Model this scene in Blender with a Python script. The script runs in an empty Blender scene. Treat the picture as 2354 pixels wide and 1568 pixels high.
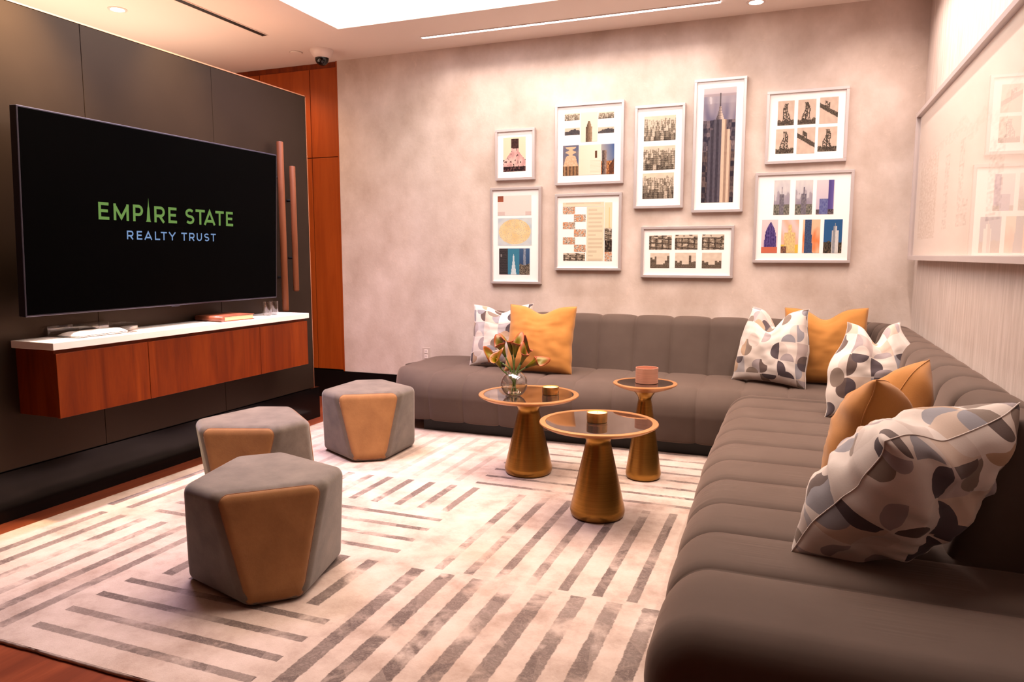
import bpy, bmesh, math, random
from mathutils import Vector, Matrix, noise
sc = bpy.context.scene
col = sc.collection
random.seed(4)
PI = math.pi
# ---------------------------------------------------------------- camera / light / exposure
YAW = math.atan(653/math.hypot(1674, 196)); PITCH = math.atan(196/1674)
cd = bpy.data.cameras.new('camera'); cam = bpy.data.objects.new('camera', cd); col.objects.link(cam)
cam.location = (0, 0, 1.30); cam.rotation_euler = (PI/2-PITCH, 0, YAW)
cd.sensor_width = 36; cd.lens = 36*1674/2354; cd.clip_start = .02
sc.camera = cam
sc.view_settings.view_transform = 'Standard'; sc.view_settings.look = 'None'
sc.view_settings.gamma = 1; sc.view_settings.use_curve_mapping = False
sc.view_settings.exposure = 0.78
w = bpy.data.worlds.new('world'); sc.world = w; w.use_nodes = True
w.node_tree.nodes['Background'].inputs[0].default_value = (1, .72, .56, 1)
w.node_tree.nodes['Background'].inputs[1].default_value = .012

def area(name, loc, rot, sx, sy, power, color, spread=PI):
    d = bpy.data.lights.new(name, 'AREA'); d.shape = 'RECTANGLE'; d.size = sx; d.size_y = sy
    d.energy = power; d.color = color; d.spread = spread
    o = bpy.data.objects.new(name, d); col.objects.link(o); o.location = loc; o.rotation_euler = rot
    return o
def spot(name, loc, power, color, size=2.0, blend=.6, tgt=None, r=.04):
    d = bpy.data.lights.new(name, 'SPOT'); d.energy = power; d.color = color; d.spot_size = size; d.spot_blend = blend
    d.shadow_soft_size = r
    o = bpy.data.objects.new(name, d); col.objects.link(o); o.location = loc
    if tgt: o.rotation_euler = (Vector(tgt)-Vector(loc)).to_track_quat('-Z', 'Y').to_euler()
    return o
WARM = (1, .60, .36); PEACH = (1, .76, .60); LILAC = (1, .84, .86)
area('cove_light', (-1.55, 3.7, 3.17), (0, 0, 0), 3.0, 2.2, 49, (1, .645, .44), math.radians(105))
area('lilac_fill', (-3.15, 3.6, 3.17), (0, 0, 0), .12, 2.0, 26, (.78, .62, 1), math.radians(95))  # added lilac fill that tints the ottoman tops, no fitting of its own
area('linear_light', (-1.668, 5.258, 2.975), (0, 0, 0), 2.24, .03, 12, (1, .84, .74), math.radians(138))
area('wall_wash_light', (.42, 4.1, 2.96), (0, 0, 0), .04, 2.3, 24, (1, .82, .73), math.radians(140))
area('partition_uplight', (-3.66, 2.2, 2.53), (PI, 0, 0), .05, 4.9, 2.5, (1, .56, .33))
area('added_uplight', (-4.6, 3.0, 2.2), (PI, 0, 0), 1.2, 3.4, 25, (1, .68, .50))  # unseen helper added behind the partition to brighten the ceiling, no shelf there
for i, (x, y, p) in enumerate([(-3.22, 2.45, 330), (-.32, 5.354, 18), (-3.22, 3.45, 110)]):
    spot('downlight', (x, y, 2.96), p, PEACH if i == 1 else (1, .70, .38), 1.15, 1.0, None if i == 1 else (-3.62, y+.1, 1.5), .05)
spot('downlight_behind', (-4.437, 3.917, 2.95), 30, WARM, 2.6, .8)
spot('downlight_behind', (-4.3, 5.2, 2.95), 22, WARM, 2.4, .8)
# ---------------------------------------------------------------- materials
def new_mat(name):
    m = bpy.data.materials.new(name); m.use_nodes = True
    return m, m.node_tree, m.node_tree.nodes['Principled BSDF']
def setp(b, **k):
    for n, v in k.items():
        n = {'spec': 'Specular IOR Level', 'rough': 'Roughness', 'metal': 'Metallic', 'base': 'Base Color', 'sheen': 'Sheen Weight',
             'trans': 'Transmission Weight', 'ior': 'IOR', 'coat': 'Coat Weight', 'coatr': 'Coat Roughness', 'alpha': 'Alpha', 'sheenr': 'Sheen Roughness', 'sheent': 'Sheen Tint', 'aniso': 'Anisotropic'}[n]
        b.inputs[n].default_value = v if not (isinstance(v, tuple) and len(v) == 3) else (*v, 1)
def plain(name, c, rough=.5, metal=0, **k):
    m, nt, b = new_mat(name); setp(b, base=c, rough=rough, metal=metal, **k); return m
def N(nt, t, **k):
    n = nt.nodes.new(t)
    for a, v in k.items(): setattr(n, a, v)
    return n
def coords(nt, scale=(1, 1, 1), kind='Object', rot=(0, 0, 0)):
    tc = N(nt, 'ShaderNodeTexCoord'); mp = N(nt, 'ShaderNodeMapping')
    mp.inputs['Scale'].default_value = scale; mp.inputs['Rotation'].default_value = rot
    nt.links.new(tc.outputs[kind], mp.inputs[0]); return mp.outputs[0]
def noisetex(nt, vec, scale, detail=4, rough=.6, dist=0):
    n = N(nt, 'ShaderNodeTexNoise'); n.inputs['Scale'].default_value = scale; n.inputs['Detail'].default_value = detail
    n.inputs['Roughness'].default_value = rough; n.inputs['Distortion'].default_value = dist
    nt.links.new(vec, n.inputs['Vector']); return n.outputs['Fac']
def ramp(nt, fac, stops, interp='LINEAR'):
    r = N(nt, 'ShaderNodeValToRGB'); cr = r.color_ramp; cr.interpolation = interp
    while len(cr.elements) < len(stops): cr.elements.new(.5)
    for e, (p, c) in zip(cr.elements, stops):
        e.position = p; e.color = (*c, 1) if len(c) == 3 else c
    nt.links.new(fac, r.inputs[0]); return r.outputs[0]
def mixc(nt, fac, a, b, mode='MIX'):
    m = N(nt, 'ShaderNodeMix', data_type='RGBA', blend_type=mode)
    for s, v in ((0, fac), (6, a), (7, b)):
        if hasattr(v, 'links') or hasattr(v, 'is_linked'): nt.links.new(v, m.inputs[s])
        else: m.inputs[s].default_value = v if s == 0 else ((*v, 1) if len(v) == 3 else v)
    return m.outputs[2]
def math_(nt, op, a, b=None, c=None):
    m = N(nt, 'ShaderNodeMath', operation=op)
    for i, v in enumerate((a, b, c)):
        if v is None: continue
        if isinstance(v, (int, float)): m.inputs[i].default_value = v
        else: nt.links.new(v, m.inputs[i])
    return m.outputs[0]
def bump(nt, b, h, strength=.2, dist=.01):
    n = N(nt, 'ShaderNodeBump'); n.inputs['Strength'].default_value = strength; n.inputs['Distance'].default_value = dist
    nt.links.new(h, n.inputs['Height']); nt.links.new(n.outputs[0], b.inputs['Normal'])

def mottled(name, c1, c2, scale, rough=.7, stretch=(1, 1, 1), detail=5, bstr=.1, c3=None, **k):
    m, nt, b = new_mat(name); v = coords(nt, stretch)
    f = noisetex(nt, v, scale, detail)
    cc = ramp(nt, f, [(.32, c1), (.68, c2)])
    if c3:
        f2 = noisetex(nt, v, scale*3.7, 6, .75, 1.2)
        cc = mixc(nt, ramp(nt, f2, [(.60, (0, 0, 0)), (.72, (.55, .55, .55))]), cc, c3)
    nt.links.new(cc, b.inputs['Base Color']); setp(b, rough=rough, **k)
    f3 = noisetex(nt, v, scale*14, 3); bump(nt, b, f3, bstr, .004)
    return m
M = {}
M['plaster'] = mottled('wall_plaster', (.45, .345, .288), (.63, .515, .46), 3.2, .75, (1, 1, .8), c3=(.66, .52, .44), bstr=.25)
M['plaster_side'] = mottled('wall_plaster_streaked', (.46, .36, .31), (.60, .49, .445), 5.0, .75, (1, 7, .8), c3=(.69, .57, .49), bstr=.25)
M['ceil'] = plain('ceiling_paint', (.80, .69, .62), .85)
M['white_paint'] = plain('cove_paint', (.85, .82, .80), .8)
M['black_gloss'] = plain('black_gloss_base', (.004, .003, .003), .16, spec=.2)
M['black'] = plain('black_matte', (.010, .009, .009), .6)
def wood(name, c1, c2, c3, stretch, rough=.42, scale=3.0, axis_rot=(0, 0, 0), blocks=None):
    m, nt, b = new_mat(name); v = coords(nt, stretch, rot=axis_rot)
    f = noisetex(nt, v, scale, 6, .62, .9); f2 = noisetex(nt, v, scale*6, 4, .6)
    cc = ramp(nt, f, [(.30, c1), (.50, c2), (.66, c3)])
    cc = mixc(nt, math_(nt, 'MULTIPLY', f2, .35), cc, c1)
    if blocks:
        tc = N(nt, 'ShaderNodeTexCoord'); sep = N(nt, 'ShaderNodeSeparateXYZ'); nt.links.new(tc.outputs['Object'], sep.inputs[0])
        q = math_(nt, 'FLOOR', math_(nt, 'DIVIDE', sep.outputs[blocks[0]], blocks[1]))
        wn = N(nt, 'ShaderNodeTexWhiteNoise', noise_dimensions='1D'); nt.links.new(q, wn.inputs['W'])
        cc = mixc(nt, math_(nt, 'MULTIPLY', wn.outputs[0], .45), cc, c1)
    nt.links.new(cc, b.inputs['Base Color']); setp(b, rough=rough, spec=.2); bump(nt, b, f2, .05, .002)
    return m
M['wood'] = wood('teak_veneer', (.085, .010, .0012), (.185, .027, .0020), (.25, .042, .0035), (3.2, 3.2, .35), blocks=(1, .231))
M['wood_wall'] = wood('teak_wall_veneer', (.23, .038, .004), (.32, .058, .006), (.38, .075, .009), (3.6, 3.6, .3), blocks=(0, .31))
M['floor'] = wood('red_wood_floor', (.115, .026, .012), (.20, .045, .018), (.28, .070, .028), (6, .5, 1), .33, 2.0, blocks=(0, .13))
M['handle_wood'] = wood('handle_wood', (.11, .032, .012), (.165, .050, .019), (.21, .066, .027), (5, 5, .5), .45)
# bronze panel
m, nt, b = new_mat('bronze_panel'); v = coords(nt, (1, 1, 1)); f = noisetex(nt, v, 1.6, 3)
nt.links.new(ramp(nt, f, [(.3, (.031, .019, .012)), (.7, (.040, .025, .016))]), b.inputs['Base Color'])
setp(b, metal=.65, rough=.42, spec=.3); f2 = noisetex(nt, coords(nt, (1, 400, 1)), 2, 2); bump(nt, b, f2, .03, .001); M['bronze'] = m
M['copper_trim'] = plain('copper_trim', (.80, .42, .26), .35, 1)
M['quartz'] = mottled('white_quartz', (.80, .74, .69), (.86, .80, .76), 6, .28, bstr=0)
M['tv_case'] = plain('tv_casing', (.045, .040, .060), .35, .6)
M['tv_screen'] = plain('tv_screen', (.0006, .0006, .0007), .25, spec=.02)
def emis(name, c, s):
    m, nt, b = new_mat(name); setp(b, base=(0, 0, 0), rough=.6, spec=0)
    b.inputs['Emission Color'].default_value = (*c, 1); b.inputs['Emission Strength'].default_value = s; return m
M['green'] = emis('screen_green', (.092, .165, .042), 1); M['blue'] = emis('screen_blue', (.115, .18, .31), 1)
M['led'] = emis('led_diffuser', (1, .93, .95), 9); M['lens'] = emis('lamp_lens', (1, .80, .66), 12)
M['luminous'] = emis('luminous_ceiling', (1, .95, .90), 3.2)
# sofa velvet
m, nt, b = new_mat('taupe_velvet'); v = coords(nt, (1, 1, 1)); f = noisetex(nt, v, 3.5, 5)
nt.links.new(ramp(nt, f, [(.3, (.072, .050, .041)), (.7, (.090, .064, .053))]), b.inputs['Base Color'])
setp(b, rough=.85, sheen=.28, sheenr=.4, spec=.12); b.inputs['Sheen Tint'].default_value = (.85, .62, .52, 1)
f2 = noisetex(nt, v, 420, 2); bump(nt, b, f2, .25, .001); M['velvet'] = m
# velvet with pulled wrinkles on the seat
m, nt, b = new_mat('taupe_velvet_creased'); v = coords(nt, (1, 1, 1)); f = noisetex(nt, v, 3.5, 5)
nt.links.new(ramp(nt, f, [(.3, (.072, .050, .041)), (.7, (.090, .064, .053))]), b.inputs['Base Color'])
setp(b, rough=.85, sheen=.28, sheenr=.4, spec=.12); b.inputs['Sheen Tint'].default_value = (.85, .62, .52, 1)
wv_ = noisetex(nt, coords(nt, (.7, 22, 1)), 2.2, 1, .4, .2); mk = noisetex(nt, coords(nt, (1, 1, 1)), 3.3, 1)
f2 = math_(nt, 'MULTIPLY', wv_, ramp(nt, mk, [(.50, (0, 0, 0)), (.62, (1, 1, 1))]))
bump(nt, b, f2, .22, .014); M['velvet_seat'] = m
def suede(name, c1, c2):
    m = mottled(name, c1, c2, 7, .75, detail=6, bstr=.12, sheen=.25, spec=.25); return m
M['suede_grey'] = suede('grey_suede', (.082, .062, .047), (.150, .118, .092))
M['suede_tan'] = suede('tan_leather', (.225, .098, .030), (.32, .148, .050))
M['stitch'] = plain('brown_stitching', (.20, .075, .03), .6)
# brass
def brushed(name, c, rough=.33, c2=None):
    m, nt, b = new_mat(name); v = coords(nt, (1, 1, 160)); f = noisetex(nt, v, 1.5, 3)
    nt.links.new(ramp(nt, f, [(.35, c2 or tuple(x*.8 for x in c)), (.65, c)]), b.inputs['Base Color'])
    setp(b, metal=1, rough=rough); bump(nt, b, f, .05, .001); return m
M['brass'] = brushed('brushed_bronze', (.40, .205, .045), .30); M['brass'].node_tree.nodes['Principled BSDF'].inputs['Metallic'].default_value = .95
M['rim'] = plain('copper_gold_rim', (.50, .235, .095), .42, .8)
M['smoke'] = plain('smoked_mirror', (.17, .11, .09), .035, .9)
M['gold'] = brushed('candle_brass', (.80, .52, .20), .26)
M['copper'] = brushed('cup_copper', (.72, .40, .29), .38); M['copper'].node_tree.nodes['Principled BSDF'].inputs['Metallic'].default_value = .6
M['candle'] = plain('candle_wax', (.80, .58, .30), .5)
def fabric(name, c1, c2):
    m, nt, b = new_mat(name); v = coords(nt); f = noisetex(nt, v, 5, 4)
    nt.links.new(ramp(nt, f, [(.3, c1), (.7, c2)]), b.inputs['Base Color'])
    setp(b, rough=.85, sheen=.2, spec=.2); f2 = noisetex(nt, v, 260, 2); bump(nt, b, f2, .3, .001); return m
M['mustard'] = fabric('mustard_linen', (.35, .142, .029), (.42, .18, .042))
M['mustard_dark'] = fabric('ochre_linen', (.50, .215, .05), (.58, .26, .065))
# geometric print: grid cells, each with a big quarter / half disc and a small one
m, nt, b = new_mat('geometric_print')
tc = N(nt, 'ShaderNodeTexCoord'); mp = N(nt, 'ShaderNodeMapping'); nt.links.new(tc.outputs['UV'], mp.inputs[0])
mp.inputs['Scale'].default_value = (4.8, 4.8, 4.8)
fr = N(nt, 'ShaderNodeVectorMath', operation='FRACTION'); nt.links.new(mp.outputs[0], fr.inputs[0])
fl = N(nt, 'ShaderNodeVectorMath', operation='FLOOR'); nt.links.new(mp.outputs[0], fl.inputs[0])
wn = N(nt, 'ShaderNodeTexWhiteNoise', noise_dimensions='3D'); nt.links.new(fl.outputs[0], wn.inputs['Vector'])
ad = N(nt, 'ShaderNodeVectorMath', operation='ADD'); nt.links.new(fl.outputs[0], ad.inputs[0]); ad.inputs[1].default_value = (17, 5, 0)
wn2 = N(nt, 'ShaderNodeTexWhiteNoise', noise_dimensions='3D'); nt.links.new(ad.outputs[0], wn2.inputs['Vector'])
ad3 = N(nt, 'ShaderNodeVectorMath', operation='ADD'); nt.links.new(fl.outputs[0], ad3.inputs[0]); ad3.inputs[1].default_value = (3, 31, 0)
wn3 = N(nt, 'ShaderNodeTexWhiteNoise', noise_dimensions='3D'); nt.links.new(ad3.outputs[0], wn3.inputs['Vector'])
sx = N(nt, 'ShaderNodeSeparateXYZ'); nt.links.new(fr.outputs[0], sx.inputs[0])
X_, Y_ = sx.outputs[0], sx.outputs[1]
def dist(cx, cy):
    a = math_(nt, 'POWER', math_(nt, 'ABSOLUTE', math_(nt, 'SUBTRACT', X_, cx)), 2)
    c = math_(nt, 'POWER', math_(nt, 'ABSOLUTE', math_(nt, 'SUBTRACT', Y_, cy)), 2)
    return math_(nt, 'SQRT', math_(nt, 'ADD', a, c))
side = math_(nt, 'GREATER_THAN', wn3.outputs[0], .5)
d1 = dist(side, .5); in1 = math_(nt, 'LESS_THAN', d1, .46)
side2 = math_(nt, 'GREATER_THAN', wn.outputs[0], .6)
d2 = dist(.5, side2); in2 = math_(nt, 'LESS_THAN', d2, .40)
PAL = [(.0, (0.465, 0.387, 0.352)), (.16, (0.282, 0.232, 0.239)), (.32, (0.060, 0.042, 0.049)), (.46, (0.507, 0.436, 0.401)), (.58, (0.183, 0.134, 0.109)), (.70, (0.218, 0.204, 0.225)), (.82, (0.352, 0.232, 0.155)), (.92, (0.092, 0.060, 0.053))]
PAL2 = [(.0, (0.528, 0.458, 0.422)), (.22, (0.440, 0.334, 0.273)), (.36, (0.554, 0.484, 0.449)), (.58, (0.370, 0.290, 0.273)), (.68, (0.317, 0.290, 0.299)), (.78, (0.537, 0.458, 0.414))]
base = ramp(nt, wn2.outputs[0], PAL2, 'CONSTANT'); big = ramp(nt, wn.outputs[0], PAL, 'CONSTANT'); sm = ramp(nt, wn3.outputs[0], PAL, 'CONSTANT')
use2 = math_(nt, 'MULTIPLY', in2, math_(nt, 'GREATER_THAN', wn2.outputs[0], .30))
cc = mixc(nt, in1, base, big); cc = mixc(nt, use2, cc, sm)
nt.links.new(cc, b.inputs['Base Color']); setp(b, rough=.75, sheen=.15, spec=.25)
bump(nt, b, noisetex(nt, coords(nt), 230, 2), .2, .001); M['print_fabric'] = m
# rug
def rugmat(name, stripe, amount=.92):
    m, nt, b = new_mat(name); v = coords(nt)
    f = noisetex(nt, v, 4.0, 6, .7); cream = ramp(nt, f, [(.30, (.30, .215, .175)), (.50, (.445, .35, .30)), (.70, (.54, .44, .39))])
    f0 = noisetex(nt, v, 1.3, 3, .6); cream = mixc(nt, ramp(nt, f0, [(.56, (0, 0, 0)), (.70, (.35, .35, .35))]), cream, (.40, .25, .165))
    if stripe:
        tcn = N(nt, 'ShaderNodeTexCoord'); s = N(nt, 'ShaderNodeSeparateXYZ'); nt.links.new(tcn.outputs['UV'], s.inputs[0])
        edge = math_(nt, 'MULTIPLY', math_(nt, 'ABSOLUTE', math_(nt, 'SUBTRACT', s.outputs[1], .5)), 2)
        nz = noisetex(nt, v, 45, 4, .7)
        rag = math_(nt, 'ADD', edge, math_(nt, 'MULTIPLY', math_(nt, 'SUBTRACT', nz, .5), .5))
        inside = ramp(nt, rag, [(.84, (1, 1, 1)), (.95, (0, 0, 0))])
        er = noisetex(nt, v, 3.6, 5, .65, .4); er2 = ramp(nt, er, [(.37, (.15, .15, .15)), (.50, (1, 1, 1))])
        vein = noisetex(nt, v, 38, 6, .8, 2.2)
        dark = ramp(nt, vein, [(.32, (.060, .040, .034)), (.5, (.110, .079, .070)), (.66, (.21, .158, .142))])
        fac = math_(nt, 'MULTIPLY', inside, er2)
        pz = N(nt, 'ShaderNodeTexVoronoi'); pz.inputs['Scale'].default_value = 5.5; nt.links.new(v, pz.inputs['Vector'])
        pzs = N(nt, 'ShaderNodeSeparateXYZ'); nt.links.new(pz.outputs['Color'], pzs.inputs[0])
        fac = math_(nt, 'MULTIPLY', fac, math_(nt, 'MULTIPLY_ADD', pzs.outputs[0], .32*amount, .75*amount))
        cream = mixc(nt, fac, cream, dark)
    nt.links.new(cream, b.inputs['Base Color']); setp(b, rough=.9, sheen=.15, spec=.1)
    bump(nt, b, noisetex(nt, v, 180, 3, .7), .4, .004); return m
M['rug'] = rugmat('rug_cream_pile', False); M['rug_stripe'] = rugmat('rug_striped_pile', True); M['rug_faded'] = rugmat('rug_faded_pile', True, .34)
M['frame'] = plain('silver_frame', (.58, .50, .49), .38, .55)
M['mat_board'] = plain('white_mat_board', (.88, .82, .80), .8)
def glass_mat(name, ior=1.45, tint=(1, 1, 1), boost=1.0, rough=.0):
    m = bpy.data.materials.new(name); m.use_nodes = True; nt = m.node_tree; nt.nodes.clear()
    o = N(nt, 'ShaderNodeOutputMaterial'); mx = N(nt, 'ShaderNodeMixShader'); t = N(nt, 'ShaderNodeBsdfTransparent'); g = N(nt, 'ShaderNodeBsdfGlossy')
    geo = N(nt, 'ShaderNodeNewGeometry'); dt = N(nt, 'ShaderNodeVectorMath', operation='DOT_PRODUCT')
    nt.links.new(geo.outputs['Normal'], dt.inputs[0]); nt.links.new(geo.outputs['Incoming'], dt.inputs[1])
    f0 = ((ior-1)/(ior+1))**2; t.inputs[0].default_value = (*tint, 1); g.inputs['Roughness'].default_value = rough
    q5 = math_(nt, 'POWER', math_(nt, 'SUBTRACT', 1.0, math_(nt, 'MINIMUM', math_(nt, 'ABSOLUTE', dt.outputs['Value']), 1.0)), 5)
    f = math_(nt, 'MINIMUM', math_(nt, 'MULTIPLY', math_(nt, 'MULTIPLY_ADD', q5, 1-f0, f0), boost), 1.0)
    nt.links.new(f, mx.inputs[0]); nt.links.new(t.outputs[0], mx.inputs[1]); nt.links.new(g.outputs[0], mx.inputs[2]); nt.links.new(mx.outputs[0], o.inputs[0]); return m
M['pane'] = glass_mat('picture_glass', 1.5)
M['clear'] = glass_mat('clear_glass', 1.5, (.95, .94, .93), 2.6)
M['acrylic'] = glass_mat('clear_acrylic', 1.5, (.93, .91, .90), 3.2)
M['water'] = glass_mat('water', 1.33, (.90, .95, .88), 1.0)
m, nt, b = new_mat('printed_paper'); at = N(nt, 'ShaderNodeVertexColor'); at.layer_name = 'Col'
nt.links.new(at.outputs[0], b.inputs['Base Color']); setp(b, rough=.7, spec=.2); M['print'] = m
m, nt, b = new_mat('calla_petal'); at = N(nt, 'ShaderNodeVertexColor'); at.layer_name = 'Col'
nt.links.new(at.outputs[0], b.inputs['Base Color']); setp(b, rough=.45, spec=.35); b.inputs['Subsurface Weight'].default_value = .0; M['petal'] = m
M['stem'] = plain('green_stem', (.10, .16, .035), .4); M['spadix'] = plain('yellow_spadix', (.75, .38, .04), .6)
M['leather'] = mottled('brown_leather', (.17, .045, .020), (.24, .070, .032), 9, .4, bstr=.15)
M['pages'] = plain('cream_pages', (.72, .50, .27), .7)
M['paper'] = plain('white_paper', (.82, .74, .70), .8)
M['plastic_white'] = plain('white_plastic', (.72, .60, .55), .4)
M['dome'] = plain('black_dome', (.006, .005, .005), .08)
M['outlet'] = plain('beige_plastic', (.50, .40, .35), .5)
# ---------------------------------------------------------------- helpers
def mesh_obj(name, bm, mat, parent=None, smooth=False, recalc=True):
    if recalc: bmesh.ops.recalc_face_normals(bm, faces=bm.faces)
    me = bpy.data.meshes.new(name); bm.to_mesh(me); bm.free()
    if smooth:
        for p in me.polygons: p.use_smooth = True
    for x in (mat if isinstance(mat, (list, tuple)) else [mat]): me.materials.append(x)
    o = bpy.data.objects.new(name, me); col.objects.link(o)
    if parent is not None:
        o.parent = parent; o.matrix_parent_inverse = Matrix.Translation(parent.location).inverted() if parent.rotation_euler.to_matrix() == Matrix.Identity(3) else Matrix.Identity(4)
    return o
def tag(o, label, cat, group=None, kind=None):
    if label: o['label'] = label
    if cat: o['category'] = cat
    if group: o['group'] = group
    if kind: o['kind'] = kind
    return o
def empty(name, loc=(0, 0, 0), label=None, cat=None, group=None, kind=None):
    o = bpy.data.objects.new(name, None); col.objects.link(o); o.location = loc; o.empty_display_size = .1
    return tag(o, label, cat, group, kind)
def box(bm, lo, hi, bev=0, seg=2):
    c = [(a+b)/2 for a, b in zip(lo, hi)]; s = [abs(b-a) for a, b in zip(lo, hi)]
    r = bmesh.ops.create_cube(bm, size=1, matrix=Matrix.Translation(c) @ Matrix.Diagonal((*s, 1)))
    if bev:
        es = list({e for v in r['verts'] for e in v.link_edges})
        bmesh.ops.bevel(bm, geom=es, offset=bev, segments=seg, affect='EDGES', profile=.5)
def boxo(name, lo, hi, mat, parent=None, bev=0, seg=2):
    bm = bmesh.new(); box(bm, lo, hi, bev, seg); return mesh_obj(name, bm, mat, parent)
def struct(name, lo, hi, mat, bev=0):
    o = boxo(name, lo, hi, mat, None, bev); o['kind'] = 'structure'; return o
def lathe(name, prof, mat, parent=None, c=(0, 0, 0), n=64, smooth=True, closed=False):
    bm = bmesh.new(); rings = []
    for r, z in prof:
        if r < 1e-6: rings.append([bm.verts.new((c[0], c[1], c[2]+z))])
        else: rings.append([bm.verts.new((c[0]+r*math.cos(2*PI*i/n), c[1]+r*math.sin(2*PI*i/n), c[2]+z)) for i in range(n)])
    pr = list(zip(rings, rings[1:])) + ([(rings[-1], rings[0])] if closed else [])
    for a, b in pr:
        for i in range(n):
            j = (i+1) % n
            if len(a) == 1 and len(b) == 1: continue
            if len(a) == 1: bm.faces.new((a[0], b[i], b[j]))
            elif len(b) == 1: bm.faces.new((a[i], a[j], b[0]))
            else: bm.faces.new((a[i], a[j], b[j], b[i]))
    o = mesh_obj(name, bm, mat, parent, smooth)
    if smooth:
        try: o.data.set_sharp_from_angle(angle=math.radians(38))
        except Exception: pass
    return o
def tube(bm, pts, rad, n=10):
    rings = []
    for i, p in enumerate(pts):
        p = Vector(p); t = (Vector(pts[min(i+1, len(pts)-1)])-Vector(pts[max(i-1, 0)])).normalized()
        a = t.orthogonal().normalized() if i == 0 else (pa - t*pa.dot(t)).normalized()
        pa = a; b = t.cross(a); r = rad[i] if isinstance(rad, (list, tuple)) else rad
        rings.append([bm.verts.new(p + a*r*math.cos(2*PI*k/n) + b*r*math.sin(2*PI*k/n)) for k in range(n)])
    for a, b in zip(rings, rings[1:]):
        for k in range(n): bm.faces.new((a[k], a[(k+1) % n], b[(k+1) % n], b[k]))
    bm.faces.new(rings[0]); bm.faces.new(rings[-1])
# ---------------------------------------------------------------- setting
CZ = 2.99
struct('floor', (-6, -1.5, -.05), (.9, 6.0, 0), M['floor'])
# ceiling with the raised tray opening
bm = bmesh.new(); X0, X1, Y0, Y1 = -3.278, .05, 2.5, 4.845
for lo, hi in (((-6, -1.5, CZ), (X0, 6, CZ+.1)), ((X1, -1.5, CZ), (.9, 6, CZ+.1)), ((X0, -1.5, CZ), (X1, Y0, CZ+.1)), ((X0, Y1, CZ), (X1, 6, CZ+.1))): box(bm, lo, hi)
ce = mesh_obj('ceiling', bm, M['ceil']); ce['kind'] = 'structure'
bm = bmesh.new(); t = .03
for lo, hi in (((X0-t, Y0, CZ+.1), (X0, Y1, 3.3)), ((X1, Y0, CZ+.1), (X1+t, Y1, 3.3)), ((X0, Y0-t, CZ+.1), (X1, Y0, 3.3)), ((X0, Y1, CZ+.1), (X1, Y1+t, 3.3))): box(bm, lo, hi)
cs = mesh_obj('trim_1', bm, M['white_paint']); cs['kind'] = 'structure'
boxo('luminous_panel', (X0, Y0, 3.20), (X1, Y1, 3.3), M['luminous'], None)
tag(bpy.data.objects['luminous_panel'], 'large glowing white stretch panel lighting the raised ceiling tray', 'light panel')
WY = 5.60; WX = .75; PX = -3.555
struct('wall_back', (-3.811, WY, .25), (WX, WY+.12, CZ), M['plaster'])
struct('wall_right', (WX, -1.5, .0), (WX+.12, WY+.12, CZ), M['plaster_side'])
struct('wall_near', (-6, -1.62, 0), (.9, -1.5, CZ), M['wood_wall'])
struct('wall_far_left', (-6.1, -1.5, 0), (-6, 6, CZ), M['plaster'])
# wood clad stretch of the back wall
ww = empty('wall_back_panelled', (-4.9, WY, 0), kind='structure')
boxo('wall_core', (-6, WY+.03, 0), (-3.811, WY+.12, CZ), M['black'], ww)
for x0, x1 in ((-6, -5.203), (-5.2, -4.653), (-4.65, -4.103), (-4.10, -3.825)):
    for z0, z1 in ((.262, 2.170), (2.176, 2.94)):
        boxo('veneer_panel', (x0, WY+.004, z0), (x1-.003, WY+.03, z1), M['wood_wall'], ww, .001, 1)
boxo('top_reveal', (-6, WY+.018, 2.943), (-3.825, WY+.03, CZ), M['wood'], ww)
boxo('edge_strip', (-3.823, WY-.002, .25), (-3.811, WY+.03, CZ), M['wood_wall'], ww)
struct('baseboard_back', (-6, WY-.012, 0), (WX, WY+.11, .25), M['black_gloss'])
struct('baseboard_right', (WX-.012, -1.5, 0), (WX, WY, .12), M['black_gloss'])
# bronze partition carrying the screen
pw = empty('wall_left', (PX, 2, 0), kind='structure')
boxo('wall_core', (-3.72, -1.5, .25), (PX-.012, 4.775, 2.50), M['black'], pw)
ys = [-1.5, -.80, .125, 1.05, 1.97, 2.895, 3.82, 4.785]
for a, b_ in zip(ys, ys[1:]):
    boxo('bronze_panel', (PX-.012, a+.0015, .256), (PX, b_-.0015, 2.505), M['bronze'], pw, .0008, 1)
boxo('edge_trim', (-3.725, 4.785, .25), (PX+.002, 4.793, 2.515), M['copper_trim'], pw)
boxo('edge_trim', (-3.725, -1.5, 2.507), (PX+.002, 4.793, 2.515), M['copper_trim'], pw)
struct('baseboard_left', (-3.72, -1.5, 0), (PX-.002, 4.86, .247), M['black_gloss'])
bpy.data.objects['baseboard_left']['kind'] = 'structure'
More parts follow.
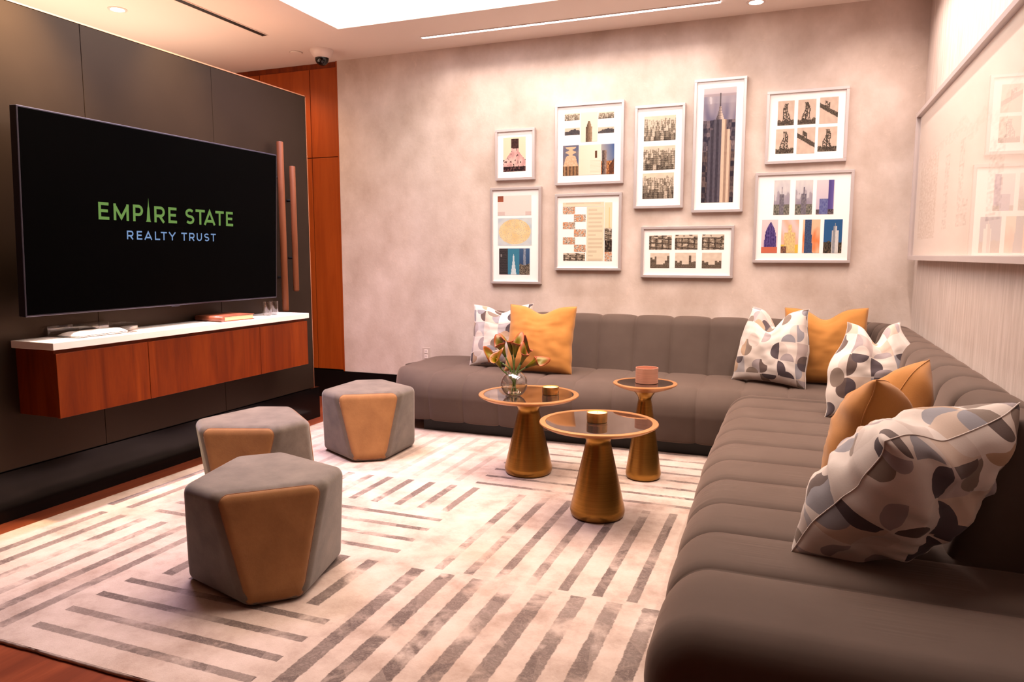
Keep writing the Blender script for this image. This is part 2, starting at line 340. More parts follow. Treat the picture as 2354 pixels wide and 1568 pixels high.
# linear light, vent, downlights, dome camera, discs
lf = empty('linear_ceiling_light', (-1.668, 5.258, CZ), 'long thin glowing strip recessed in the ceiling along the picture wall', 'ceiling light')
boxo('light_diffuser', (-2.79, 5.241, CZ-.005), (-.546, 5.275, CZ-.001), M['led'], lf)
for y0, y1 in ((5.236, 5.241), (5.275, 5.280)): boxo('light_edge', (-2.795, y0, CZ-.007), (-.541, y1, CZ-.0005), M['plastic_white'], lf)
vt = empty('slot_vent', (-3.89, 3.9, CZ), 'long thin black air slot in the ceiling beyond the bronze screen wall', 'vent')
boxo('vent_slot', (-3.918, 3.0, CZ-.004), (-3.868, 4.772, CZ-.0005), M['black'], vt)
for x in (-3.921, -3.868): boxo('vent_lip', (x, 3.0, CZ-.006), (x+.003, 4.775, CZ-.0004), M['ceil'], vt)
def downlight(x, y, lab, cat='ceiling light'):
    e = empty('recessed_downlight', (x, y, CZ), lab, cat)
    lathe('trim_ring', [(.046, -.002), (.046, -.006), (.062, -.004), (.062, -.0005)], M['plastic_white'], e, (x, y, CZ), 40)
    lathe('lamp_lens', [(0, -.003), (.046, -.003), (.046, -.001)], M['lens'], e, (x, y, CZ), 40)
downlight(-4.437, 3.917, 'small round glowing downlight in the ceiling beyond the bronze screen wall')
downlight(-.32, 5.354, 'small round downlight at the top edge of the photo beside the light strip')
e = empty('security_camera', (-3.73, 5.27, CZ), 'white ceiling-mounted dome security camera above the wood panelled corner', 'security camera')
lathe('camera_housing', [(0, -.0005), (.094, -.0005), (.094, -.012), (.088, -.030), (.066, -.062), (.058, -.066), (0, -.066)], M['plastic_white'], e, (-3.73, 5.27, CZ), 48)
lathe('camera_dome', [(.056, -.066)]+[(.056*math.cos(a*PI/20), -.066-.062*math.sin(a*PI/20)) for a in range(1, 11)], M['dome'], e, (-3.73, 5.27, CZ), 40)
e = empty('sprinkler_cover', (-3.97, 5.25, CZ), 'flat round cover disc flush in the ceiling left of the dome camera', 'sprinkler cover')
lathe('cover_plate', [(0, -.008), (.044, -.008), (.048, -.004), (.048, -.001)], M['ceil'], e, (-3.97, 5.25, CZ), 40)
lathe('cover_skirt', [(.049, -.0006), (.053, -.002), (.053, -.0004)], M['outlet'], e, (-3.97, 5.25, CZ), 40)
e = empty('power_outlet', (-2.97, WY, .45), 'beige wall outlet low on the back wall left of the sofa', 'outlet')
boxo('cover_plate', (-3.007, WY-.006, .392), (-2.933, WY-.0005, .508), M['outlet'], e, .003)
for z in (.428, .472):
    so = boxo('socket', (-2.986, WY-.009, z-.017), (-2.954, WY-.005, z+.017), M['plastic_white'], e, .0015)
    for dx in (-.006, .006):
        sl = boxo('slot', (-2.97+dx-.001, WY-.0096, z-.003), (-2.97+dx+.001, WY-.0088, z+.008), M['black']); sl.parent = so; sl.matrix_parent_inverse = Matrix.Translation(e.location).inverted() @ e.matrix_local
        sl.matrix_parent_inverse = Matrix.Identity(4) if so.matrix_parent_inverse == Matrix.Identity(4) else so.matrix_parent_inverse.inverted() @ so.matrix_parent_inverse
# ---------------------------------------------------------------- screen
tv = empty('wall_television', (-3.41, 3.29, 1.5), 'large flat black television on the bronze wall showing green and blue lettering', 'television')
bm = bmesh.new(); box(bm, (-.020, -.905, -.492), (.026, .905, .492), .004); case = mesh_obj('tv_casing', bm, M['tv_case'])
bm = bmesh.new(); box(bm, (.0255, -.896, -.482), (.0275, .896, .483)); scr = mesh_obj('screen', bm, M['tv_screen'])
# lettering as strokes in the screen plane
def stroke(bm, pts, t, x):
    P = [Vector((p[0], p[1])) for p in pts]; L = []; R = []
    for i, p in enumerate(P):
        d0 = (p-P[i-1]).normalized() if i else None
        d1 = (P[i+1]-p).normalized() if i < len(P)-1 else None
        d0 = d0 or d1; d1 = d1 or d0; n0 = Vector((-d0.y, d0.x)); n1 = Vector((-d1.y, d1.x)); n = (n0+n1).normalized()
        k = min(1/max(n.dot(n0), .3), 2.2); L.append(p+n*t/2*k); R.append(p-n*t/2*k)
    for i in range(len(P)-1):
        vs = [bm.verts.new((x, q.x, q.y)) for q in (L[i], L[i+1], R[i+1], R[i])]; bm.faces.new(vs)
def arc(cx, cy, rx, ry, a0, a1, n=14):
    return [(cx+rx*math.cos(math.radians(a0+(a1-a0)*i/n)), cy+ry*math.sin(math.radians(a0+(a1-a0)*i/n))) for i in range(n+1)]
def letter(bm, ch, x0, x1, z0, z1, t, X):
    w_, h = x1-x0, z1-z0; f = lambda L: stroke(bm, [(x0+a, z0+b_) for a, b_ in L], t, X); hh = t/2
    if ch == 'E':
        f([(hh, 0), (hh, h)])
        f([(hh, hh), (w_, hh)]); f([(hh, h-hh), (w_*.96, h-hh)]); f([(hh, h*.51), (w_*.88, h*.51)])
    elif ch == 'M': f([(hh, 0), (hh, h-.15*t)]); f([(w_-hh, 0), (w_-hh, h-.15*t)]); f([(hh*.6, h-hh*.9), (w_/2, h*.16), (w_-hh*.6, h-hh*.9)])
    elif ch in 'PR':
        f([(hh, 0), (hh, h)]); r = h*.27; k = w_-r*1.0
        f([(hh, h-hh)] + arc(w_-hh-(r*.9), h-hh-r+hh*.2, r*.9, r-hh*.2, 90, -90) + [(hh, h-hh-2*r+hh*.4)])
        if ch == 'R': f([(w_*.50, h-hh-2*r+hh*.3), (w_-hh*.9, 0)])
    elif ch == 'S':
        r = (h-t)/4
        f(arc(w_/2, h-hh-r, w_/2-hh, r, 35, 270)+arc(w_/2, hh+r, w_/2-hh, r, 90, -145)[1:])
    elif ch == 'T': f([(0, h-hh), (w_, h-hh)]); f([(w_/2, 0), (w_/2, h-hh)])
    elif ch == 'A': f([(hh*.8, 0), (w_/2, h-hh), (w_-hh*.8, 0)]); f([(w_*.22, h*.26), (w_*.78, h*.26)])
    elif ch == 'L': f([(hh, 0), (hh, h)]); f([(hh, hh), (w_, hh)])
    elif ch == 'Y': f([(hh*.7, h), (w_/2, h*.45), (w_-hh*.7, h)]); f([(w_/2, 0), (w_/2, h*.5)])
    elif ch == 'U': f([(hh, h), (hh, w_/2)] + arc(w_/2, w_/2, w_/2-hh, w_/2-hh, 180, 360)[1:] + [(w_-hh, h)])
XX = .0283; o_ = 3.29; letters = []
def put(bm, mat, lab):
    o = mesh_obj('screen_letter', bm, mat); o['label'] = lab; letters.append(o)
for ch, a, b_ in (('E', 2.793, 2.857), ('M', 2.884, 2.979), ('P', 3.006, 3.072), ('R', 3.148, 3.222), ('E', 3.247, 3.310), ('S', 3.374, 3.442), ('T', 3.453, 3.527), ('A', 3.519, 3.613), ('T', 3.614, 3.686), ('E', 3.705, 3.768)):
    bm = bmesh.new(); letter(bm, ch, a-o_, b_-o_, -.011, .079, .0155, XX); put(bm, M['green'], 'green letter '+ch)
sp = [(3.089, -.011), (3.094, -.006), (3.0965, .005), (3.100, .045), (3.102, .066), (3.1045, .072), (3.1075, .100), (3.1090, .122), (3.1105, .100), (3.1125, .072), (3.115, .066), (3.1165, .045), (3.1195, .005), (3.1215, -.006), (3.126, -.011)]
bm = bmesh.new(); bm.faces.new([bm.verts.new((XX, y-o_, z)) for y, z in sp]); put(bm, M['green'], 'green spire standing for the letter I')
for ch, a, b_ in (('R', 2.963, 3.005), ('E', 3.027, 3.063), ('A', 3.077, 3.130), ('L', 3.149, 3.185), ('T', 3.191, 3.234), ('Y', 3.247, 3.299), ('T', 3.340, 3.383), ('R', 3.400, 3.442), ('U', 3.459, 3.501), ('S', 3.520, 3.560), ('T', 3.574, 3.616)):
    bm = bmesh.new(); letter(bm, ch, a-o_, b_-o_, -.110, -.063, .0078, XX); put(bm, M['blue'], 'blue letter '+ch)
bm = bmesh.new(); box(bm, (.018, -.03, -.497), (.026, .03, -.490), .001); lg = mesh_obj('sensor_bar', bm, M['tv_case'])
bm = bmesh.new(); box(bm, (-.14, -.2, -.15), (-.02, .2, .15), .004); br_ = mesh_obj('wall_bracket', bm, M['black'])
for o in [case, scr, lg, br_]+letters: o.parent = tv
tv.rotation_euler = (0, math.radians(2.6), 0)
# ---------------------------------------------------------------- floating cabinet
cab = empty('floating_cabinet', (-3.4, 3.39, .52), 'wall-hung orange-brown wood cabinet with flat doors under the television', 'cabinet')
boxo('cabinet_body', (PX+.001, 2.425, .522), (-3.29, 4.345, .852), M['wood'], cab, .001, 1)
for a, b_ in ((2.422, 2.953), (2.956, 3.845), (3.848, 4.348)):
    boxo('door', (-3.29, a, .520), (-3.270, b_, .834), M['wood'], cab, .0012, 1)
ct = empty('countertop', (-3.4, 3.39, .855), 'long white stone slab top on the floating wood cabinet', 'countertop')
boxo('stone_slab', (PX+.001, 2.405, .853), (-3.262, 4.362, .889), M['quartz'], ct, .002)
# wooden bar pulls
for y, z0, z1, r, lab in ((4.405, .892, 2.115, .024, 'longer vertical wooden bar pull beside the television'), (4.536, 1.033, 1.957, .022, 'shorter vertical wooden bar pull near the bronze panel edge')):
    e = empty('bar_pull', (-3.50, y, z0), lab, 'door pull', 'wooden bar pulls on the bronze wall')
    bm = bmesh.new(); tube(bm, [(-3.50, y, z0), (-3.50, y, z0+.004), (-3.50, y, z0+.012), (-3.50, y, z1-.004), (-3.50, y, z1)], [r*.55, r*.85, r, r, r*.9], 20)
    mesh_obj('bar', bm, M['handle_wood'], e, True).data.set_sharp_from_angle(angle=math.radians(50))
    for z in (z0+.25, z1-.25):
        bm = bmesh.new(); tube(bm, [(PX, y, z), (-3.505, y, z)], .009, 14); mesh_obj('standoff', bm, M['black'], e, True)
# tray with papers
TZ = .8895
tr = empty('acrylic_tray', (-3.435, 2.77, TZ), 'clear acrylic tray on the left of the white countertop', 'tray')
bm = bmesh.new(); x0, x1, y0, y1 = -3.545, -3.325, 2.59, 2.945; h = .052; t = .005
box(bm, (x0, y0, TZ), (x1, y1, TZ+t))
for lo, hi in (((x0, y0, TZ), (x0+t, y1, TZ+h)), ((x1-t, y0, TZ), (x1, y1, TZ+.020)), ((x0, y0, TZ), (x1, y0+t, TZ+h)), ((x0, y1-t, TZ), (x1, y1, TZ+h))): box(bm, lo, hi)
mesh_obj('tray_shell', bm, M['acrylic'], tr)
def folded(name, cx, cy, z, sx, sy, h, rz, mat, lab, cat):
    bm = bmesh.new(); n = 16; top = []; bot = []
    for i in range(n+1):
        for j in range(n+1):
            u, v = -1+2*i/n, -1+2*j/n; e_ = ((1-u**6)*(1-v**6))**.5
            zz = z+.001+(h*(.75+.35*noise.noise((u*1.3, v*2, 3)))+h*.4*max(0, v)**3)*e_
            p = Matrix.Rotation(rz, 2) @ Vector((u*sx/2, v*sy/2))
            top.append(bm.verts.new((cx+p.x, cy+p.y, zz))); bot.append(bm.verts.new((cx+p.x, cy+p.y, z)))
    I = lambda i, j: i*(n+1)+j
    for i in range(n):
        for j in range(n):
            bm.faces.new((top[I(i, j)], top[I(i+1, j)], top[I(i+1, j+1)], top[I(i, j+1)])); bm.faces.new((bot[I(i, j)], bot[I(i, j+1)], bot[I(i+1, j+1)], bot[I(i+1, j)]))
    bmesh.ops.remove_doubles(bm, verts=bm.verts, dist=.0002)
    o = mesh_obj(name, bm, mat, None, True); return tag(o, lab, cat)
folded('folded_napkin', -3.435, 2.765, TZ+.0055, .15, .30, .020, .05, M['paper'], 'crumpled white napkin lying in the clear tray', 'napkin')
# leather notebook
nb = empty('leather_notebook', (-3.40, 3.69, TZ), 'thick brown leather notebook lying on the white countertop', 'book')
def nbx(name, lo, hi, mat, bev): return boxo(name, lo, hi, mat, None, bev)
q = []
q.append(nbx('page_block', (-.100, -.128, .004), (.112, .128, .031), M['pages'], .002))
q.append(nbx('cover', (-.106, -.136, .031), (.117, .135, .0355), M['leather'], .002))
q.append(nbx('cover', (-.106, -.136, 0), (.117, .135, .0042), M['leather'], .0018))
bm = bmesh.new(); tube(bm, [(-.106, -.130, .0178), (.117, -.130, .0178)], .0176, 16)
q.append(mesh_obj('spine', bm, M['leather'], None, True))
for o in q: o.parent = nb
nb.rotation_euler = (0, 0, math.radians(-4)); nb.location = (-3.418, 3.70, TZ)
# drinking glasses
def tumbler(x, y, lab):
    e = empty('drinking_glass', (x, y, TZ), lab, 'glass', 'clear glasses on the countertop')
    lathe('glass_body', [(0, 0), (.027, 0), (.029, .004), (.031, .095), (.0285, .095), (.0265, .010), (0, .009)], M['clear'], e, (x, y, TZ), 32)
tumbler(-3.395, 4.075, 'clear drinking glass nearer the brown notebook')
tumbler(-3.40, 4.150, 'clear drinking glass farther from the notebook beside the tall bar pull')
# ---------------------------------------------------------------- rug
RZ = .014
rg = empty('area_rug', (-1.8, 3.2, 0), 'large cream rug with broken grey stripe pattern under tables and ottomans', 'rug')
rx0, rx1, ry0, ry1 = -3.39, .25, 1.545, 4.95
cells = []   # (x0,x1,y0,y1,dir,first,period,width)
def ystr(x0, x1, y0, y1, first, per=.1325, w_=.052):
    x = first
    while x+w_ <= x1+.001:
        if x >= x0-.001: cells.append((x, x+w_, y0, y1, 'y'))
        x += per
def xstr(x0, x1, y0, y1, first, per=.128, w_=.040):
    y = first
    while y+w_ <= y1+.001:
        if y >= y0-.001: cells.append((x0, x1, y, y+w_, 'x'))
        y += per
ystr(-3.36, -2.50, 1.60, 2.575, -3.365)
ystr(-3.33, -3.0, 2.66, 3.60, -3.30)
xstr(-2.98, -2.24, 2.64, 3.14, 2.665, .135)
xstr(-2.22, -1.565, 2.64, 3.14, 2.655, .135)
xstr(-2.44, -1.49, 1.60, 2.10, 1.640, .1265)
ystr(-2.98, -2.26, 3.20, 3.60, -2.975)
ystr(-2.20, -1.56, 3.20, 3.605, -2.182, .1375, .048)
ystr(-2.44, -1.50, 2.13, 2.555, -2.36, .1415, .062)
ystr(-1.48, .2, 1.56, 2.548, -1.435, .1375, .068)
ystr(-1.48, .2, 2.575, 3.58, -1.482, .1345, .046)
xstr(-1.65, -.02, 3.66, 4.90, 3.675, .143, .036)
ystr(-3.33, -1.70, 3.68, 4.62, -3.30, .1375, .045)
xs = {rx0, rx1}; ysn = {ry0, ry1}
for c in cells: xs |= {c[0], c[1]}; ysn |= {c[2], c[3]}
bm = bmesh.new(); uvl = bm.loops.layers.uv.new('UVMap')
def flat(x0, x1, y0, y1, z, mi, d='x'):
    vs = [bm.verts.new(p) for p in ((x0, y0, z), (x1, y0, z), (x1, y1, z), (x0, y1, z))]; f = bm.faces.new(vs); f.material_index = mi
    for l, uv in zip(f.loops, ((0, 0), (1, 0), (1, 1), (0, 1)) if d == 'x' else ((0, 0), (0, 1), (1, 1), (1, 0))): l[uvl].uv = uv
# sweep rows: exact partition of the top by y-bands
yl = sorted(ysn)
for ya, yb in zip(yl, yl[1:]):
    if yb-ya < 1e-5: continue
    ym = (ya+yb)/2; act = sorted([c for c in cells if c[2] < ym < c[3]]); x = rx0
    for c in act:
        if c[0] > x+1e-5: flat(x, c[0], ya, yb, RZ, 0)
        s0 = max(c[0], x)
        if c[1] > s0:
            vs = [bm.verts.new(p) for p in ((s0, ya, RZ), (c[1], ya, RZ), (c[1], yb, RZ), (s0, yb, RZ))]; f = bm.faces.new(vs); f.material_index = 2 if (c[2] > 3.65 and c[0] < -1.66) else 1
            for l in f.loops:
                px, py = l.vert.co.x, l.vert.co.y
                l[uvl].uv = ((px-c[0]), (py-c[2])/(c[3]-c[2])) if c[4] == 'x' else ((py-c[2]), (px-c[0])/(c[1]-c[0]))
            x = c[1]
    if x < rx1: flat(x, rx1, ya, yb, RZ, 0)
mesh_obj('rug_top', bm, [M['rug'], M['rug_stripe'], M['rug_faded']], rg, recalc=False)
bm = bmesh.new(); pts = []   # slightly wavy bound edge
def edge_run(a, b_, n, nx, ny):
    for i in range(n):
        t = i/n; x = a[0]+(b_[0]-a[0])*t; y = a[1]+(b_[1]-a[1])*t; k = .004*noise.noise((x*9, y*9, 1))+.0025*noise.noise((x*70, y*70, 4))
        pts.append((x+nx*(.006+k), y+ny*(.006+k), nx, ny))
edge_run((rx0, ry0), (rx1, ry0), 400, 0, -1); edge_run((rx1, ry0), (rx1, ry1), 60, 1, 0); edge_run((rx1, ry1), (rx0, ry1), 60, 0, 1); edge_run((rx0, ry1), (rx0, ry0), 400, -1, 0)
lay = []
for k, (off, z) in enumerate(((-.012, RZ+.0002), (-.004, RZ-.001), (0, RZ*.55), (-.003, .0005))):
    lay.append([bm.verts.new((x+nx*off, y+ny*off, z)) for x, y, nx, ny in pts])
for a, b_ in zip(lay, lay[1:]):
    for i in range(len(pts)): j = (i+1) % len(pts); bm.faces.new((a[i], b_[i], b_[j], a[j]))
bm.faces.new(lay[-1]); mesh_obj('rug_edge', bm, M['rug'], rg, True)
# ---------------------------------------------------------------- sectional sofa
def crease(u, a=.014, p=7): v = abs(2*u-1); return a*(.35*v**2.5+.65*v**11)
def stations(a, b_, seams, n=14, ends=()):
    ss = set(); lim = [a]+[s for s in seams if a < s < b_]+[b_]
    for s0, s1 in zip(lim, lim[1:]):
        for i in range(n+1):
            t = i/n; t = .5-.5*math.cos(PI*t) ; ss.add(round(s0+(s1-s0)*t, 5))
    for e_, r, sg in ends:
        for i in range(17):
            ss.add(round(e_+sg*r*(1-math.cos(PI/2*i/16)), 5))
    return sorted(x for x in ss if a-1e-6 <= x <= b_+1e-6)
def seam_inset(s, seams, amp=.014):
    for s0, s1 in zip(seams, seams[1:]):
        if s0 <= s <= s1: return crease((s-s0)/(s1-s0), amp)
    return 0
def end_inset(s, a, b_, r):
    d = min(s-a if a is not None else 9, b_-s if b_ is not None else 9)
    return 0 if d >= r else r*(1-math.sqrt(max(0, 1-(1-d/r)**2)))
def sweep(name, mat, parent, ss, prof, place, inset, capa=True, capb=True):
    """prof: list of (d,z,nd,nz); place(s,d,z)->xyz; inset(s)"""
    bm = bmesh.new(); rows = []
    for s in ss:
        k = inset(s); rows.append([bm.verts.new(place(s, d-nd*k, z-nz*k)) for d, z, nd, nz in prof])
    for a, b_ in zip(rows, rows[1:]):
        for i in range(len(prof)-1): bm.faces.new((a[i], a[i+1], b_[i+1], b_[i]))
        bm.faces.new((a[-1], a[0], b_[0], b_[-1]))
    if capa: bm.faces.new(rows[0])
    if capb: bm.faces.new(list(reversed(rows[-1])))
    return mesh_obj(name, bm, mat, parent, True)
def profile(pts, n=8):
    """pts: corner list (d,z,radius) of a closed section -> rounded outline with normals"""
    out = []; m_ = len(pts)
    for i in range(m_):
        p = Vector(pts[i][:2]); r = pts[i][2]; a = Vector(pts[i-1][:2]); c = Vector(pts[(i+1) % m_][:2])
        u = (a-p).normalized(); v = (c-p).normalized(); ang = u.angle(v); t = r/math.tan(ang/2)
        ctr = p+(u+v).normalized()*(r/math.sin(ang/2)); s0 = p+u*t; s1 = p+v*t
        n0 = (s0-ctr).normalized(); n1 = (s1-ctr).normalized()
        k = n if r > .03 else 3
        for j in range(k+1):
            nn = n0.slerp(n1, j/k) if n0.angle(n1) > .01 else n0
            q_ = ctr+nn*r; out.append((q_.x, q_.y, nn.x, nn.y))
    res = []   # refine long straights
    for i, q_ in enumerate(out):
        res.append(q_); nx = out[(i+1) % len(out)]; L = math.hypot(nx[0]-q_[0], nx[1]-q_[1])
        if L > .08:
            k = int(L/.05)
            for j in range(1, k): t = j/k; res.append(tuple(q_[e]+(nx[e]-q_[e])*t for e in range(4)))
    return res
sofa = empty('sectional_sofa', (-.6, 5.0, 0), 'long taupe velvet L-shaped sofa with channel-stitched seat and back', 'sofa')
SEAMB = [-2.90-.04]+[-2.455+.2715*i for i in range(12)]
# seat along the back wall; d = distance from the wall line y=5.585 forward
seat_prof = profile([(0, .10, .03), (0, .462, .03), (.935, .452, .15), (.945, .28, .12), (.915, .095, .025)], 10)
yb = 5.580; ctr_d = .47; rl = .50; xend = -2.905
def place_back(s, d, z):
    e_ = (s-xend)/rl
    k = (1-max(0, 1-e_)**2.4)**(1/2.2) if e_ < 1 else 1
    return (s, yb-(ctr_d+(d-ctr_d)*max(k, .02)), z)
ss = stations(xend, .60, SEAMB[1:], 12, ends=((xend, .5, 1),))
def ins_back(s): return seam_inset(s, SEAMB, .013)+end_inset(s, xend, None, .13)
sweep('seat', M['velvet'], sofa, ss, seat_prof, place_back, ins_back)
# seat of the right wing; d = distance from x=.70 to the left
SEAMR = [1.60]+[1.985, 2.265, 2.545, 2.83, 3.115, 3.40, 3.685, 3.97, 4.255, 4.53]
seat_prof2 = profile([(-.04, .10, .03), (-.04, .455, .03), (1.045, .462, .15), (1.062, .28, .12), (1.02, .095, .025)], 10)
def place_right(s, d, z): return (.70-d*((1.005+.035*min(max(s-1.7, 0), 1.6))/1.062), s, z)
yr0, yr1 = 1.585, 4.66
ss = stations(yr0, yr1, SEAMR, 12, ends=((yr0, .10, 1), (yr1, .10, -1)))
def ins_right(s):
    k = seam_inset(s, SEAMR, .019) if s > 1.985 else (.019*(max(0, (s-1.75)/.235))**5 if s > 1.75 else 0)
    return k+max(end_inset(s, yr0, None, .10), end_inset(s, None, yr1, .10))
st = sweep('seat', M['velvet_seat'], sofa, ss, seat_prof2, place_right, ins_right)
# backrest: path along the wall, round the corner, down the right wall
R_ = .42; BXe, BYe = .728, 5.580; xa = -2.32; Ls = (BXe-R_)-xa; La = R_*PI/2; yend = 2.27; Lr = (BYe-R_)-yend; LT = Ls+La+Lr
def path(s):
    if s < Ls: return (xa+s, BYe, 0, -1)
    if s < Ls+La:
        a = (s-Ls)/R_; cx, cy = BXe-R_, BYe-R_
        return (cx+R_*math.sin(a), cy+R_*math.cos(a), -math.sin(a), -math.cos(a))
    return (BXe, BYe-R_-(s-Ls-La), -1, 0)
def place_bk(s, d, z):
    x, y, nx, ny = path(s); return (x+nx*d, y+ny*d, z)
bk_prof = profile([(0, .34, .01), (0, .845, .08), (.190, .868, .09), (.302, .42, .02), (.302, .34, .005)], 9)
seamK = [SEAMB[1]-xa+.2715*i for i in range(1)]
seamK = [(-1.369+.2715*i)-xa for i in range(-3, 6)]
seamK = [0]+[s for s in seamK if s > .05 and s < Ls-.05]
nar = 5
seamK += [Ls+.0+La*i/nar for i in range(0, nar+1)]
k_ = seamK[-1]; nR = 10
seamK += [k_+Lr*i/nR for i in range(1, nR+1)]
ss = stations(0, LT, seamK, 11, ends=((0, .08, 1), (LT, .045, -1)))
sweep('backrest', M['velvet'], sofa, ss, bk_prof, place_bk, lambda s: min(.06, seam_inset(s, seamK, .019 if s < Ls or s > Ls+La else .013))+max(end_inset(s, 0, None, .08), end_inset(s, None, LT, .045)))
bm = bmesh.new(); box(bm, (-2.54, 4.735, .0145), (.62, 5.50, .10)); box(bm, (-.22, 1.75, .0145), (.66, 4.735, .10))
mesh_obj('plinth', bm, M['black'], sofa)
# ---------------------------------------------------------------- ottomans
def ottoman_parts(root):
    """twisted six-sided pouf: wide tan faces taper down, grey faces widen down"""
    La_, Sb, H_ = .410, .205, .43
    def hexa(phi, z):
        R3 = (La_+2*Sb)/math.sqrt(3); V = []
        for k in range(3):
            a = phi+k*2*PI/3; nrm = Vector((math.cos(a), math.sin(a))); tg = Vector((-nrm.y, nrm.x))
            ap = (La_+2*Sb)/(2*math.sqrt(3))
            V += [nrm*ap - tg*La_/2, nrm*ap + tg*La_/2]
        return [Vector((v.x, v.y, z)) for v in V]
    top = hexa(0, H_); bot = hexa(PI/3, 0)
    # order bottom to match the top: each top long side sits over a bottom short side
    bot = [bot[-1]] + bot[:-1]
    bm = bmesh.new(); T = [bm.verts.new(v) for v in top]; B = [bm.verts.new(v) for v in bot]
    ft = bm.faces.new(T); bm.faces.new(list(reversed(B))); sides = []
    for i in range(6): sides.append(bm.faces.new((T[i], B[i], B[(i+1) % 6], T[(i+1) % 6])))
    for i in (0, 2, 4): sides[i].material_index = 1
    bmesh.ops.recalc_face_normals(bm, faces=bm.faces)
    return bm, top, bot
def rounded_ottoman():
    bm, top, bot = ottoman_parts(None)
    bmesh.ops.bevel(bm, geom=list(bm.edges), offset=.040, segments=8, affect='EDGES', profile=.5, clamp_overlap=True, material=0)
    for f in bm.faces: f.smooth = True
    return bm, top, bot
def make_ottoman():
    root = empty('ottoman')
    bm, top, bot = rounded_ottoman()
    tan = [f for f in bm.faces if f.material_index == 1 and f.calc_area() > .01]
    for f in bm.faces: f.material_index = 0
    polys = [[v.co.copy() for v in f.verts] for f in tan]; norms = [f.normal.copy() for f in tan]
    from mathutils.bvhtree import BVHTree
    bvh = BVHTree.FromBMesh(bm)
    b_ = mesh_obj('ottoman_body', bm, M['suede_grey'], root, True)
    for P_, nn in zip(polys, norms):
        if nn.z < -.9: continue
        c = sum(P_, Vector())/len(P_)
        # slightly larger, rounded, padded tan panel
        top_z = max(p.z for p in P_); pts_ = []
        tg = Vector((-nn.y, nn.x, 0)).normalized(); up = nn.cross(tg)
        if up.z < 0: up = -up
        loc = [((p-c).dot(tg), (p-c).dot(up)) for p in P_]
        zmax = max(l[1] for l in loc); zmin = min(l[1] for l in loc)
        tw = max(abs(l[0]) for l in loc if l[1] > zmax-.01)+.033; bw = max(abs(l[0]) for l in loc if l[1] < zmin+.01)+.027
        zmax += .031; zmin -= .026
        corners = [(-tw, zmax, .035), (tw, zmax, .035), (bw, zmin, .016), (-bw, zmin, .016)]
        out = profile([(x, z, r) for x, z, r in corners], 6)
        def onb(p, h):
            hit = bvh.ray_cast(p+nn*.2, -nn); q0 = hit[0] if hit[0] is not None else p
            return q0+nn*h
        bm = bmesh.new(); rows = []; cx_ = sum(o_[0] for o_ in out)/len(out); cz_ = sum(o_[1] for o_ in out)/len(out)
        rng = [(0, -.003, 1), (0, .0004, 1), (.003, .0016, 1), (.008, .0024, 1)]+[(.012, .0027, k/14) for k in range(14, 0, -1)]
        for ins, h, k in rng:
            rows.append([bm.verts.new(onb(c+tg*(cx_+(d-nd*ins-cx_)*k)+up*(cz_+(z-nz*ins-cz_)*k), h)) for d, z, nd, nz in out])
        for a, b2 in zip(rows, rows[1:]):
            for i in range(len(out)): j = (i+1) % len(out); bm.faces.new((a[i], a[j], b2[j], b2[i]))
        bm.faces.new(rows[-1])
        mesh_obj('leather_panel', bm, M['suede_tan'], root, True)
        bm = bmesh.new(); ring = [onb(c+tg*(d+nd*.0002)+up*(z+nz*.0002), .0004) for d, z, nd, nz in out]
        tube(bm, ring+[ring[0]], .0013, 6); mesh_obj('panel_seam', bm, M['stitch'], root, True)
    return root
def copy_tree(o, parent=None):
    c = o.copy(); col.objects.link(c)
    if parent is not None: c.parent = parent
    for ch in [x for x in bpy.data.objects if x.parent == o]: copy_tree(ch, c)
    return c
OTT = [((-1.945, 2.285), -46, 'grey suede ottoman nearest the camera with a dark tan leather face'),
       ((-2.655, 3.065), -70, 'grey suede ottoman partly hidden behind the nearest one, next to the bronze wall'),
       ((-2.590, 4.07), -58.5, 'grey suede ottoman closest to the sofa with a bright tan leather face')]
pr_o = make_ottoman()
for i, ((x, y), a, lab) in enumerate(OTT):
    o = pr_o if i == 0 else copy_tree(pr_o)
    o.location = (x, y, RZ+.003); o.rotation_euler = (0, 0, math.radians(a)); tag(o, lab, 'ottoman', 'faceted ottomans on the rug')
# ---------------------------------------------------------------- side tables
def side_table(x, y, h, r, rb, rn, lab):
    e = empty('side_table', (x, y, RZ), lab, 'side table', 'round pedestal side tables'); c = (x, y, RZ); h -= RZ
    lathe('pedestal', [(0, .001), (rb-.014, .001), (rb-.004, .010), (rb, .030), (rb-.002, .045), (rn+.004, h-.112), (rn, h-.095), (rn+.004, h-.078), (rn+.024, h-.050), (rn+.04, h-.040), (0, h-.040)], M['brass'], e, c, 72)
    lathe('table_rim', [(0, h-.042), (rn+.05, h-.042), (r*.62, h-.034), (r-.03, h-.020), (r-.004, h-.006), (r, h-.002), (r-.002, h+.002), (r-.008, h+.003), (r-.030*(r/.3)**.5, h+.003), (r-.032*(r/.3)**.5, h-.001), (0, h-.001)], M['rim'], e, c, 96)
    lathe('mirror_top', [(0, h+.0012), (r-.0325*(r/.3)**.5, h+.0012), (r-.0325*(r/.3)**.5, h-.0005)], M['smoke'], e, c, 96)
side_table(-1.440, 3.99, .487, .297, .142, .062, 'bronze pedestal side table with dark mirror top holding the flower vase')
side_table(-.872, 3.43, .487, .292, .136, .060, 'bronze pedestal side table nearest the camera with a dark mirror top')
side_table(-.779, 4.13, .573, .183, .102, .036, 'taller narrow bronze side table holding a copper cup')
